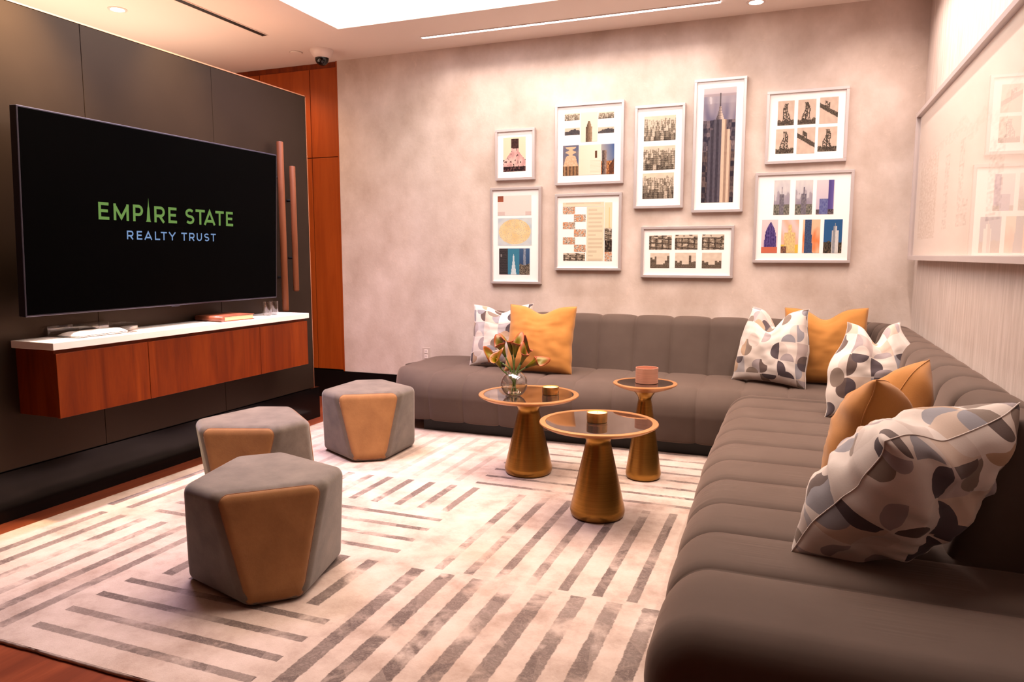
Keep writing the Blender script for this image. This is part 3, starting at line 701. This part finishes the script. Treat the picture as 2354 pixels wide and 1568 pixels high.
def candle(x, y, z, r, h, lab):
    e = empty('candle_holder', (x, y, z), lab, 'candle', 'small brass candle holders')
    c = (x, y, z)
    lathe('holder', [(0, .009), (r*.93, .009), (r*.93, 0.0), (r*.97, .0), (r*.97, .009), (r, .010), (r, h), (r-.003, h), (r-.003, h-.007), (0, h-.007)], M['gold'], e, c, 48)
    lathe('base_ring', [(0, .0006), (r*.9, .0006), (r*.9, .009), (0, .009)], M['black'], e, c, 40)
    lathe('wax', [(0, h-.0045), (r-.004, h-.0045), (r-.004, h-.0066)], M['candle'], e, c, 40)
    bm = bmesh.new(); tube(bm, [(x, y, z+h-.005), (x+.001, y, z+h+.001), (x+.003, y, z+h+.004)], .0008, 6); mesh_obj('wick', bm, M['black'], e)
candle(-1.318, 4.03, .4895, .050, .044, 'small brass candle holder next to the flower vase')
candle(-.880, 3.43, .4895, .051, .047, 'small brass candle holder alone on the nearest side table')
e = empty('copper_cup', (-.770, 4.13, .5755), 'open copper cylinder cup on the tall narrow side table', 'cup')
lathe('cup_body', [(0, 0), (.062, 0), (.064, .002), (.064, .088), (.0625, .0885), (.061, .088), (.061, .006), (0, .006)], M['copper'], e, (-.770, 4.13, .5755), 64)
# vase
VX, VY, VZ = -1.500, 3.905, .4895
vs_ = empty('bubble_vase', (VX, VY, VZ), 'round clear glass bowl vase of water on the left side table', 'vase')
R0 = .078
prof = [(0, 0), (.030, 0)]+[(R0*math.cos(a), .070+R0*math.sin(a)) for a in [math.radians(x) for x in range(-60, 61, 6)]]+[(.041, .140), (.042, .143), (.0395, .1425)]
prof += [((R0-.003)*math.cos(a), .070+(R0-.003)*math.sin(a)) for a in [math.radians(x) for x in range(60, -61, -6)]]+[(0, .005)]
lathe('glass_bowl', prof, M['clear'], vs_, (VX, VY, VZ), 48)
rw = R0-.0045
lathe('water', [(0, .006)]+[(rw*math.cos(a), .070+rw*math.sin(a)) for a in [math.radians(x) for x in range(-58, -5, 6)]]+[(0, .061)], M['water'], vs_, (VX, VY, VZ), 48)
# calla lilies
def calla(base, neck, tip, size, roll, lab, c_in, c_out, flare=1.0):
    """stem from base to neck, bloom from neck along (tip-neck)"""
    neck = Vector(neck); tip = Vector(tip); base = Vector(base); ax = (tip-neck).normalized()
    e = empty('calla_lily', tuple(base), lab, 'flower', 'calla lilies in the glass bowl')
    mid = Vector((VX, VY, VZ+.135))+(neck-Vector((VX, VY, VZ+.135)))*.12
    pts_ = []
    for i in range(15):
        t = i/14
        pA = base.lerp(mid, min(1, t/.45)) if t < .45 else None
        b0, b1, b2, b3 = base, mid, neck-ax*.06, neck
        pts_.append(b0*(1-t)**3+b1*3*t*(1-t)**2+b2*3*t*t*(1-t)+b3*t**3)
    bm = bmesh.new(); tube(bm, pts_, [.0034+.0010*(i/14) for i in range(15)], 8); mesh_obj('stem', bm, M['stem'], e, True)
    a1 = ax.orthogonal().normalized(); a1 = Matrix.Rotation(roll, 3, ax) @ a1; a2 = ax.cross(a1)
    bm = bmesh.new(); cl = bm.loops.layers.color.new('Col'); nu, nv = 36, 16; G = []; L = size
    for j in range(nv+1):
        t = j/nv; row = []
        for i in range(nu+1):
            u = i/nu; th = 2*PI*u - PI + .0; tipn = math.cos((th)/2)**2     # th=0 is the pointed side
            ln = L*(.62+.46*max(0, math.cos(th))**1.5 - .05*abs(math.sin(th)))
            rad = L*(.045+.15*t**1.2+.30*max(0, t-.70)**1.3*(1.0+.3*math.cos(th))*flare)
            spiral = 1-.30*t*abs(u-.5)**2*4*.5
            bend = L*.35*max(0, t-.70)**1.5*max(0, math.cos(th))
            back = L*.10*max(0, t-.85)*6*.15
            p = neck+ax*(ln*t-bend*.8-back)+a1*(rad*math.cos(th)*spiral+bend*1.9)+a2*(rad*math.sin(th)*spiral)
            row.append(bm.verts.new(p))
        G.append(row)
    for j in range(nv):
        for i in range(nu):
            f = bm.faces.new((G[j][i], G[j][i+1], G[j+1][i+1], G[j+1][i])); f.smooth = True
            for l, tt in zip(f.loops, (j/nv, j/nv, (j+1)/nv, (j+1)/nv)):
                g = (.14, .24, .02); k = min(1, tt/.35); k2 = max(0, (tt-.74)/.26)**1.2
                cA = [g[q]*(1-k)+c_in[q]*k for q in range(3)]; cB = [cA[q]*(1-k2)+c_out[q]*k2 for q in range(3)]; l[cl] = (*cB, 1)
    o = mesh_obj('spathe', bm, M['petal'], e, True, recalc=False)
    sm_ = o.modifiers.new('thick', 'SOLIDIFY'); sm_.thickness = .0014
    bm = bmesh.new(); tube(bm, [neck+ax*L*k for k in (.12, .25, .42, .50, .52)], [.003, .004, .0038, .003, .001], 8); mesh_obj('spadix', bm, M['spadix'], e, True)
# world positions around the vase (x to the right, z up)
Rt = Vector((.93, .36, 0)).normalized()   # direction across the picture at the vase
V0 = Vector((VX, VY, VZ))
def VP(r, z, f=0): return V0+Rt*r+Vector((-.36, .93, 0))*f+Vector((0, 0, z))
FL = [((.012, .006), (-.050, .225, .02), (-.095, .330, .03), .125, 1.2, 'tall orange-tipped calla lily at the upper left of the bowl'),
      ((-.010, .005), (-.012, .235, .03), (-.032, .330, .04), .125, 2.6, 'upright calla lily, left of the two tallest in the middle'),
      ((.004, .010), (.004, .225, .00), (.014, .330, .00), .130, .6, 'upright calla lily, right of the two tallest in the middle'),
      ((-.014, .004), (.045, .200, .05), (.105, .315, .06), .125, 3.2, 'dusky red calla lily at the upper right of the bowl'),
      ((.006, .007), (.038, .185, -.02), (.070, .270, -.03), .110, 2.0, 'short green-throated calla lily right of centre'),
      ((-.012, .006), (.068, .165, .00), (.150, .215, -.01), .125, 4.9, 'calla lily leaning far out to the right'),
      ((.016, .006), (-.078, .170, -.03), (-.100, .225, -.07), .135, 5.4, 'wide open yellow calla lily leaning left'),
      ((.010, .008), (-.070, .185, .03), (-.145, .220, .05), .120, 1.9, 'pink-edged calla lily at the far left of the bowl')]
for i, (bs, nk, tp, sz, rl_, lab) in enumerate(FL):
    hue = random.random()
    calla(VP(bs[0], bs[1]+.004, (i-3.5)*.004), VP(*nk), VP(*tp), sz*1.12, rl_, lab, (.36+.08*hue, .33+.05*hue, .010), (.58, .20+.12*hue, .09+.10*hue), (1, .8, .9, 1.3, 1.1, 1.2, 2.0, 1.4)[i])
# ---------------------------------------------------------------- pillows
def pillow(c, wv, uv_, size, T, mat, lab, grp, cat='cushion', chop=.05, seed=0, ear=.02, flipn=False, minz=.452, wr=1.0, asp=1.0, pinch=0.0, shear=0.0):
    wv = Vector(wv).normalized(); up0 = Vector(uv_).normalized(); up = (up0-wv*up0.dot(wv)).normalized(); nn = wv.cross(up).normalized(); up = up.lerp(up0, shear)
    n = 44; s = size/2; bm = bmesh.new(); uvl = bm.loops.layers.uv.new('UVMap')
    def P_(u, v, sd):
        e_ = abs(u)**3*abs(v)**3
        x = s*u*(1-.045*(1-v*v))*(1+ear*e_*2); y = s*asp*v*(1-.05*(1-u*u))*(1+ear*e_*2)
        tt = max(0, (v+.1)/1.1); x *= 1-pinch*tt*tt*(3-2*tt)
        th = T*(max(0, (1-u**2)*(1-v**2)))**.46
        th *= 1-.10*math.exp(-((u)/.3)**2)*(max(0, v))**2
        ch = chop*math.exp(-(u/.36)**2)*((v+1)/2)**2.5
        y -= ch; x *= 1-.35*chop*((v+1)/2)**3*(1-abs(u))
        w1 = noise.noise((u*2.1+seed, v*2.1, sd*3.1)); w2 = noise.noise((u*5+seed*2, v*3.2, sd*5.7+9)); w3 = noise.noise((u*3+seed, v*9, sd*2.2+5))
        rid = math.exp(-((abs(u)-.42*(1+v)*.5-.05)/.10)**2)*max(0, v)*.10*chop*8 - math.exp(-(u/.16)**2)*max(0, v)**2*.35*chop*10*.4
        rad_ = noise.noise((math.atan2(v, u)*3.2+seed, math.hypot(u, v)*.8, sd*4))*max(0, math.hypot(u, v)-.5)
        th *= 1+wr*(.10*w1+.06*w2+.05*w3+.20*rad_+rid)
        sag = -.04*s*(1-v)*0
        dx = .010*wr*noise.noise((v*3, seed, 2)); 
        z = sd*th+.014*wr*noise.noise((u*1.4, v*1.4, seed+20))
        return Vector(c)+wv*(x+dx)+up*y+nn*z
    V = {}
    for sd in (1, -1):
        for i in range(n+1):
            for j in range(n+1):
                u, v = math.sin(PI/2*(-1+2*i/n)), math.sin(PI/2*(-1+2*j/n))
                u = .45*u+.55*(-1+2*i/n); v = .45*v+.55*(-1+2*j/n)
                if sd == -1 and (i in (0, n) or j in (0, n)): V[(sd, i, j)] = V[(1, i, j)]
                else: V[(sd, i, j)] = bm.verts.new(P_(u, v, sd))
    for sd in (1, -1):
        for i in range(n):
            for j in range(n):
                q_ = [(i, j), (i+1, j), (i+1, j+1), (i, j+1)]
                if sd < 0: q_.reverse()
                f = bm.faces.new([V[(sd, a, b2)] for a, b2 in q_])
                for l, (a, b2) in zip(f.loops, q_): l[uvl].uv = (a/n+(0 if sd > 0 else 3)+seed*2, b2/n+seed)
    mz = min(v.co.z for v in bm.verts); dz = minz-mz
    for v in bm.verts: v.co.z += dz
    e = empty('throw_pillow', (c[0], c[1], minz), lab, cat, grp)
    rim = [V[(1, i, 0)].co.copy() for i in range(n)]+[V[(1, n, j)].co.copy() for j in range(n)]+[V[(1, i, n)].co.copy() for i in range(n, 0, -1)]+[V[(1, 0, j)].co.copy() for j in range(n, 0, -1)]
    mesh_obj('pillow_cover', bm, mat, e, True)
    bm = bmesh.new(); tube(bm, rim+[rim[0]], .0018, 6); mesh_obj('edge_seam', bm, mat, e, True)
    return e
GP, GY = 'geometric patterned throw pillows', 'mustard throw pillows'
pillow((-2.09, 5.16, .70), (1, .05, .03), (.04, .30, 1), .47, .085, M['print_fabric'], 'patterned pillow at the far left end of the sofa behind a mustard one', GP, seed=1, chop=.05)
pillow((-1.715, 5.00, .69), (1, .10, -.02), (0, .30, 1), .50, .105, M['mustard'], 'mustard pillow at the left end of the sofa behind the flowers', GY, seed=2, chop=.055, ear=.0)
pillow((-.115, 5.10, .70), (1, -.50, .0), (.08, .25, 1), .50, .12, M['print_fabric'], 'patterned pillow on the long back section left of a mustard pillow', GP, seed=3, chop=.12, pinch=.22)
pillow((.20, 5.20, .70), (1, -.10, .03), (.04, .22, 1), .51, .09, M['mustard'], 'mustard pillow tucked in the far corner of the sofa', GY, seed=4, chop=.07, ear=.0)
pillow((.415, 4.20, .69), (.93, .10, .03), (.03, .30, .95), .495, .13, M['print_fabric'], 'patterned pillow on the right section in front of the corner', GP, seed=5, chop=.10, pinch=.50)
pillow((.285, 2.72, .67), (.42, .90, .03), (.30, -.05, .93), .475, .135, M['mustard'], 'ochre pillow standing side-on behind the nearest patterned pillow', GY, seed=6, chop=.10)
pillow((.305, 2.235, .66), (.33, .25, .075), (.22, -.06, .32), .43, .175, M['print_fabric'], 'large patterned pillow nearest the camera on the right section', GP, seed=7, chop=.03, wr=2.0, shear=.8)
# ---------------------------------------------------------------- pictures
def hsh(*a): return noise.noise(Vector([q*12.9898+7.1 for q in (list(a)+[0, 0, 0])[:3]]))*.5+.5
def rnd(*a):
    v = math.sin(sum(q*k for q, k in zip(a, (12.9898, 78.233, 37.719, 4.17))))*43758.5453; return v-math.floor(v)
def mixv(a, b_, t): t = max(0, min(1, t)); return tuple(p*(1-t)+q_*t for p, q_ in zip(a, b_))
CREAM = (.84, .70, .52); SEPL = (.72, .60, .47); SEPD = (.085, .065, .05); SEPM = (.33, .26, .20)
def paint(kind, u, v, sd):
    n1 = noise.noise((u*5+sd, v*5, sd)); n2 = noise.noise((u*16+sd, v*16, sd*2)); n3 = noise.noise((u*36, v*36, sd+3))
    if kind == 'city':
        for L in range(7):
            w_ = .16-.016*L; k = int((u+rnd(L, sd)*.5)/w_); top = .10+.115*L+.20*rnd(k, L, sd)*(1 if L < 4 else .55)
            if v < top and rnd(k, L+9, sd) > .22:
                f_ = ((u+rnd(L, sd)*.5)/w_) % 1; lit = rnd(k, L+5, sd)
                b_ = (.12+.75*lit if f_ > .38 else .02+.25*lit)+.07*L+n3*.35+(.12 if int(v*60) % 2 else -.05)
                return mixv(SEPD, SEPL, b_)
        return mixv(SEPL, CREAM, .5+n1) if v > .80 else mixv(SEPM, SEPL, .4+n2)
    if kind == 'hill':
        hl = .55+.22*math.sin(u*4+sd)+n1*.15
        return (.72, .55, .42) if v > hl else mixv((.07, .075, .10), (.25, .20, .17), .4+n2)
    if kind == 'spire':
        c_ = abs(u-.5); hw = .015 if v > .70 else (.05+.10*(.70-v)/.2 if v > .5 else .20 - .04*v)
        if v < .97 and c_ < hw: return mixv((.14, .08, .05), (.60, .42, .28), (u-.5+hw)/(2*hw)+n2*.3)
        return (.86, .76, .60)
    if kind == 'deco':
        c_ = abs(u-.5); sky = mixv((.20, .22, .34), (.35, .30, .32), n1+.5)
        if v > .62: return (.70, .48, .30) if c_ < .10+.25*math.sin((1-v)*20) ** 2 and v < .95 else sky
        if v > .30: return mixv((.62, .38, .22), (.78, .55, .36), .5+n2) if c_ < .30+(.62-v)*.6 else sky
        return mixv((.10, .06, .04), (.55, .33, .18), abs(math.sin(u*14))+n2*.4)
    if kind == 'page':
        if .72 < u < .82 and .55 < v < .80: return (.22, .10, .05)
        if u > .5 and v < .5 and int(v*40) % 2 == 0: return (.78, .68, .52)
        return mixv((.84, .73, .56), (.86, .80, .66), u)
    if kind == 'street':
        sky = mixv((.62, .55, .50), (.10, .20, .45), u*.9+v*.4-.3)
        if .10 < u < .40 and v < .80: return mixv((.08, .05, .05), (.60, .42, .34), (u-.1)*3+n2*.4)
        if u > .62 and v < .3+.6*(u-.62): return mixv((.35, .13, .05), (.10, .05, .04), .5+n2)
        if v < .45: return mixv((.75, .34, .12), (.30, .12, .06), .5+n2*1.2)
        return sky
    if kind == 'blank':
        if u < .17 and v > .70: return mixv((.62, .22, .12), (.35, .12, .08), v*2-1.2)
        if v < .18 and (u < .22 or u > .82): return (.70, .54, .50)
        return (.86, .74, .68)
    if kind == 'map':
        r = ((u-.5)/.47)**2+((v-.5)/.46)**2
        if r < 1: return mixv((.82, .60, .30), (.86, .70, .40), .5+n1*1.3) if n3 > -.25 else (.62, .50, .38)
        return mixv((.55, .62, .68), (.72, .74, .72), .5+n1)
    if kind == 'brick': return (.42, .38, .36) if (.15 < u < .35 and .68 < v < .78) else mixv((.035, .03, .035), (.13, .11, .11), .5+n3+.3*(int(v*30) % 2))
    if kind == 'jet':
        hw = .04+.30*max(0, .75-v)**1.3
        return mixv((.75, .80, .82), (.55, .72, .78), .5+n2) if abs(u-.5) < hw and v < .78 else (.10, .36, .50)
    if kind == 'nightcity':
        if abs(u-.5) < .10 and v > .35: return mixv((.50, .55, .62), (.28, .32, .42), .5+n2)
        return mixv((.05, .10, .22), (.12, .22, .38), v) if v > .42+n1*.2 else mixv((.08, .06, .05), (.50, .42, .32), .4+n3*1.4)
    if kind == 'lines': return (.70, .58, .42) if int(v*26) % 2 == 0 and .08 < u < .92 and rnd(int(v*26), sd) > u*.5 else (.84, .72, .53)
    if kind == 'hand':
        if n1 > .05 + .2*(u-.5): return mixv((.62, .24, .10), (.75, .42, .26), .5+n2)
        return mixv((.80, .70, .58), (.12, .08, .07), .15+max(0, n2*2))
    if kind == 'beams':
        if v > .8 and n1 > -.1: return SEPL
        bm_ = (int(u*11) % 3 == 0 and n2 > -.3) or (abs((v*3+u*.4) % 1-.5) < .12)
        return mixv(SEPD, SEPM, .3+n2) if bm_ else mixv(SEPM, SEPL, .4+n1+n3*.6)
    if kind == 'skyline':
        k = int(u*9); ht = .25+.6*rnd(k, sd) if abs(u-.5) > .18 else .22
        return mixv(SEPD, SEPM, .4+n3+.5*(int(v*20) % 2)) if v < ht else mixv((.80, .68, .55), (.72, .58, .46), .5+n1)
    if kind == 'goldspire': return (.76, .60, .30) if abs(u-.65) < .05+.14*max(0, .4-v) and v < .8 else (.85, .72, .50)
    if kind == 'dark': return mixv((.04, .025, .02), (.40, .30, .22), max(0, n1*1.4)+n2*.3)
    if kind == 'portrait':
        if .36 < u < .70 and v > .70-.06*u and v < .96: return mixv((.06, .02, .02), (.17, .07, .06), .4+n2)
        hw = .17 if v > .58 else .17+.34*(.58-v)/.3
        if abs(u-.52) < hw and v < .72 and v > .14: return mixv((.62, .32, .30), (.78, .52, .46), .5+n1*1.4) if n2 > -.38 else (.10, .03, .03)
        if v < .16+.4*abs(u-.5): return mixv((.05, .015, .02), (.40, .20, .18), max(0, n2*1.6))
        return (.84, .70, .50)
    if kind == 'tower':
        c_ = u-.52
        if v > .93: bg = mixv((.58, .47, .50), (.66, .56, .56), (v-.93)*14)
        elif v > .72: bg = mixv((.30, .27, .38), (.60, .52, .56), .5+n1*1.1+(v-.8)*2)
        else: bg = mixv((.05, .045, .085), (.52, .40, .40), rnd(int(u*9), int(v*26), 2)*.8+n3*.4-.1) if v > .45 else mixv((.04, .035, .06), (.40, .28, .24), rnd(int(u*8), int(v*22), 5)*.7+n3*.5-.15)
        if v < .955 and v > .84 and abs(c_) < .012+.010*(v < .885): return (.16, .12, .14)
        if .84 >= v > .73 and abs(c_) < .03+.10*((.84-v)/.11)**1.5: return mixv((.20, .16, .18), (.70, .54, .46), (c_*9+.5)+.2*(int(v*90) % 2))
        w1 = .20 if v > .64 else (.31 if v > .545 else .36)
        if v <= .73 and -w1 < c_ < w1*1.02:
            st_ = (u*44) % 1 < .45
            if c_ < .06: return mixv((.085, .07, .10), (.22, .19, .23), (.75 if st_ else .1)+n3*.3)
            return mixv((.72, .54, .40), (.50, .35, .28), (.8 if st_ else .1)+n3*.3)
        return bg
    if kind == 'derrick':
        bgc = mixv((.74, .58, .46), (.66, .48, .38), .5+n1*.8)
        hw = .10+.24*max(0, .8-v); c_ = abs(u-.5-.05*math.sin(v*9+sd))
        if c_ < hw and .04 < v < .90 and (abs(c_-hw) < .05 or n2 > -.02 or c_ < .03): return mixv(SEPD, SEPM, .3+n3)
        if v < .20+.1*n1: return mixv(SEPD, SEPM, .5+n2*1.4)
        return bgc
    if kind == 'girder':
        bgc = mixv((.74, .58, .46), (.64, .47, .38), .5+n1*.8)
        ln = .72-.42*u; 
        if abs(v-ln) < .09+.02*n2: return mixv(SEPD, SEPM, .35+n3)
        if .28 < u < .55 and ln < v < ln+.30 and n2 > -.2: return mixv(SEPD, SEPM, .4+n3)
        return bgc
    if kind == 'mist':
        bgc = mixv((.40, .34, .46), (.74, .70, .68), v+n1*.3)
        if abs(u-.5) < (.03 if v > .6 else .14) and v < .8: return mixv((.22, .20, .26), (.40, .36, .38), .5+n2)
        if v < .3: return mixv((.16, .17, .14), (.45, .40, .34), .5+n2*1.3)
        return bgc
    if kind == 'violet':
        if .68 < u < .96 and v > .15: return mixv((.16, .12, .38), (.28, .22, .55), (u-.68)*3)
        if .2 < u < .66 and v < .46: return mixv((.18, .20, .46), (.32, .34, .58), .5+n2)
        if v < .15: return mixv((.06, .05, .07), (.45, .35, .35), .4+n3)
        return mixv((.62, .50, .62), (.76, .68, .70), v)
    if kind == 'purpletower':
        if v < .18: return (.62, .16, .09)
        hw = .38*(1-((v-.18)/.76)**3) if v < .94 else 0
        if abs(u-.55) < hw: return mixv((.085, .05, .24), (.24, .17, .42), .5+n2+.3*math.sin(u*40))
        return mixv((.72, .52, .60), (.80, .66, .66), v)
    if kind == 'yellowtower':
        if v < .2 and u < .35: return mixv((.12, .07, .06), (.55, .30, .2), .5+n2)
        hw = .10 if v > .62 else .30
        if abs(u-.5) < hw and v < .85: return mixv((.80, .66, .26), (.70, .44, .22), .5+n2*1.3)
        if v < .25: return (.80, .55, .08)
        return mixv((.82, .48, .34), (.78, .62, .60), .5+math.sin((u+v)*9)*.5)
    if kind == 'bluetower':
        if .10 < u < .60-.25*v*.6 or (.10 < u < .5): return mixv((.05, .09, .22), (.30, .42, .58), (.9 if (u*26) % 1 < .4 else .2)+n3*.3)
        return mixv((.80, .22, .06), (.82, .56, .36), abs(v-.35)*2.2+n1*.5)
    if kind == 'whitetower':
        hw = .012 if v > .80 else (.09 if v > .68 else .19)
        if abs(u-.62) < hw and v < .9: return mixv((.74, .70, .66), (.40, .42, .46), (.8 if (u*30) % 1 < .35 else .1)+n2*.3)
        if v < .32+.08*n1: return mixv((.04, .04, .035), (.30, .22, .14), .3+n2*1.2)
        return (.055, .20, .42)
    if kind == 'sketch': return (.8, .7, .6)
    return (.8, .7, .6)
def raster(name, x0, x1, z0, z1, y, kind, parent, seed, cell=.0045):
    nx = max(6, int((x1-x0)/cell)); nz = max(6, int((z1-z0)/cell)); bm = bmesh.new(); cl = bm.loops.layers.color.new('Col')
    G = [[bm.verts.new((x0+(x1-x0)*i/nx, y, z0+(z1-z0)*j/nz)) for j in range(nz+1)] for i in range(nx+1)]
    for i in range(nx):
        for j in range(nz):
            f = bm.faces.new((G[i][j], G[i+1][j], G[i+1][j+1], G[i][j+1])); c = paint(kind, (i+.5)/nx, (j+.5)/nz, seed); c = tuple(.66*q*(.35+.65*min(1, max(0, q))**.5) if max(c) < .6 else .78*q for q in c)
            c = tuple(max(0, min(1, 12.92*q if q < .0031308 else 1.055*max(q, 0)**(1/2.4)-.055)) for q in c)   # byte colour layers hold display values
            for l in f.loops: l[cl] = (*c, 1)
    return mesh_obj(name, bm, M['print'], parent, recalc=False)
def frame_ring(bm, x0, x1, z0, z1, y0, y1, w_):
    ch = .003
    for (a0, a1, b0, b1) in ((x0, x1, z1-w_, z1), (x0, x1, z0, z0+w_), (x0, x0+w_, z0+w_, z1-w_), (x1-w_, x1, z0+w_, z1-w_)):
        box(bm, (a0, y0, b0), (a1, y1, b1), .0012, 1)
FR = [(-2.303, -1.965, 1.905, 2.306, 'small silver-framed picture of a pink figure, upper left of the group', [(-2.236, -2.044, 1.974, 2.242, 'portrait')]),
      (-2.348, -1.910, 1.072, 1.848, 'tall silver-framed picture with a pale yellow oval map, lower left', [(-2.286, -1.995, 1.625, 1.781, 'blank'), (-2.284, -1.991, 1.384, 1.603, 'map'), (-2.274, -2.197, 1.147, 1.359, 'brick'), (-2.197, -2.097, 1.147, 1.359, 'jet'), (-2.097, -2.007, 1.147, 1.359, 'nightcity')]),
      (-1.797, -1.252, 1.850, 2.466, 'silver-framed collage of hills, a spire and two orange-blue towers', [(-1.721, -1.600, 2.341, 2.394, 'city'), (-1.720, -1.599, 2.230, 2.284, 'hill'), (-1.453, -1.331, 2.339, 2.389, 'city'), (-1.454, -1.329, 2.231, 2.276, 'hill'), (-1.593, -1.458, 2.173, 2.396, 'spire'), (-1.733, -1.606, 1.922, 2.153, 'deco'), (-1.604, -1.429, 1.922, 2.149, 'page'), (-1.427, -1.325, 1.922, 2.149, 'street')]),
      (-1.793, -1.259, 1.186, 1.782, 'silver-framed cream page with staggered orange photos below the collage', [(-1.731, -1.398, 1.682, 1.714, 'lines'), (-1.731, -1.631, 1.626, 1.680, 'hand'), (-1.639, -1.544, 1.565, 1.621, 'hand'), (-1.730, -1.629, 1.510, 1.563, 'hand'), (-1.638, -1.542, 1.449, 1.505, 'hand'), (-1.729, -1.628, 1.390, 1.444, 'hand'), (-1.636, -1.541, 1.330, 1.386, 'hand'), (-1.724, -1.546, 1.261, 1.322, 'beams'), (-1.535, -1.397, 1.261, 1.678, 'lines'), (-1.393, -1.334, 1.512, 1.709, 'goldspire'), (-1.392, -1.334, 1.419, 1.511, 'beams'), (-1.390, -1.332, 1.331, 1.418, 'dark'), (-1.389, -1.331, 1.259, 1.330, 'hand')]),
      (-1.169, -.799, 1.655, 2.412, 'tall silver-framed set of three stacked sepia city photos', [(-1.100, -.866, 2.152, 2.331, 'city'), (-1.101, -.866, 1.938, 2.113, 'city'), (-1.103, -.871, 1.727, 1.915, 'city')]),
      (-.738, -.374, 1.616, 2.565, 'tallest narrow framed photo of one skyscraper over the city', [(-.670, -.444, 1.687, 2.498, 'tower')]),
      (-.236, .293, 1.944, 2.442, 'silver-framed grid of six sepia steelwork photos, upper right', [(-.161, -.054, 2.207, 2.373, 'derrick'), (-.029, .086, 2.206, 2.373, 'derrick'), (.110, .226, 2.203, 2.378, 'girder'), (-.167, -.048, 2.014, 2.182, 'derrick'), (-.028, .088, 2.007, 2.184, 'girder'), (.107, .227, 2.016, 2.180, 'derrick')]),
      (-.294, .350, 1.250, 1.886, 'silver-framed set of seven coloured tower prints, lower right', [(-.164, -.059, 1.589, 1.830, 'mist'), (-.022, .090, 1.588, 1.825, 'mist'), (.115, .229, 1.587, 1.822, 'violet'), (-.237, -.129, 1.320, 1.555, 'purpletower'), (-.105, .010, 1.320, 1.552, 'yellowtower'), (.037, .149, 1.320, 1.552, 'bluetower'), (.174, .291, 1.319, 1.551, 'whitetower')]),
      (-1.104, -.426, 1.136, 1.519, 'wide silver-framed grid of six sepia photos, lowest in the middle', [(-1.044, -.875, 1.346, 1.452, 'beams'), (-.851, -.685, 1.346, 1.455, 'beams'), (-.654, -.495, 1.345, 1.456, 'beams'), (-1.033, -.889, 1.208, 1.321, 'skyline'), (-.847, -.694, 1.210, 1.323, 'skyline'), (-.650, -.510, 1.208, 1.323, 'skyline')])]
for fi, (x0, x1, z0, z1, lab, prints) in enumerate(FR):
    e = empty('picture_frame', ((x0+x1)/2, WY, z0), lab, 'picture', 'framed pictures on the back wall')
    bm = bmesh.new(); frame_ring(bm, x0, x1, z0, z1, WY-.036, WY-.001, .020); mesh_obj('frame', bm, M['frame'], e)
    boxo('mat_board', (x0+.010, WY-.022, z0+.010), (x1-.010, WY-.004, z1-.010), M['mat_board'], e)
    for k, (a, b_, c_, d_, kind) in enumerate(prints): raster('print', a, b_, c_, d_, WY-.0232, kind, e, fi*7+k*3+1, .0042 if kind != 'tower' else .0045)
    bm = bmesh.new(); y_ = WY-.027; bm.faces.new([bm.verts.new(p) for p in ((x0+.018, y_, z0+.018), (x1-.018, y_, z0+.018), (x1-.018, y_, z1-.018), (x0+.018, y_, z1-.018))])
    mesh_obj('glass_pane', bm, M['pane'], e)
# large framed drawing on the right wall
e = empty('framed_drawing', (WX, 4.0, 1.27), 'very large glazed drawing in a silver frame on the right wall', 'picture')
bx0, bx1, bz0, bz1 = 2.5, 5.455, 1.272, 2.208
bm = bmesh.new()
for lo, hi in (((.685, bx0, bz1-.028), (WX-.001, bx1, bz1)), ((.685, bx0, bz0), (WX-.001, bx1, bz0+.028)), ((.685, bx0, bz0+.028), (WX-.001, bx0+.028, bz1-.028)), ((.685, bx1-.028, bz0+.028), (WX-.001, bx1, bz1-.028))): box(bm, lo, hi, .0015, 1)
mesh_obj('frame', bm, M['frame'], e)
boxo('mat_board', (.712, bx0+.02, bz0+.02), (.745, bx1-.02, bz1-.02), M['mat_board'], e)
def sk(u, v):
    n1 = noise.noise((u*8, v*3, 1)); n2 = noise.noise((u*60, v*60, 2)); base_ = (.80, .66, .58)
    a = base_
    if .05 < u < .26 and .10 < v < .66-.03*abs(math.sin(u*60)): a = mixv(base_, (.62, .46, .36), .35+n2*.9+(.3 if (u*150) % 1 < .3 else 0))
    elif .30 < u < .95 and .15 < v < .62 and rnd(int(u*24), 3) > .35 and v < .25+.4*rnd(int(u*24), 7): a = mixv(base_, (.60, .47, .40), .25+n2+(.2 if (v*40) % 1 < .3 else 0))
    elif v > .62+.18*n1 and v < .72+.2*n1: a = mixv(base_, (.74, .58, .50), .5+n2)
    return a
nx, nz = 300, 90; bm = bmesh.new(); cl = bm.loops.layers.color.new('Col')
ya_, yb_, za_, zb_ = bx1-.03, bx0+.03, bz0+.03, bz1-.03
G = [[bm.verts.new((.7105, ya_+(yb_-ya_)*i/nx, za_+(zb_-za_)*j/nz)) for j in range(nz+1)] for i in range(nx+1)]
for i in range(nx):
    for j in range(nz):
        f = bm.faces.new((G[i][j], G[i+1][j], G[i+1][j+1], G[i][j+1])); c = sk(i/nx, j/nz); c = tuple(1.055*max(q, .0001)**(1/2.4)-.055 for q in c)
        for l in f.loops: l[cl] = (*c, 1)
mesh_obj('drawing', bm, M['print'], e, recalc=False)
bm = bmesh.new(); bm.faces.new([bm.verts.new((.700, y, z)) for y, z in ((bx1-.026, bz0+.026), (bx0+.026, bz0+.026), (bx0+.026, bz1-.026), (bx1-.026, bz1-.026))])
mesh_obj('glass_pane', bm, M['pane'], e)
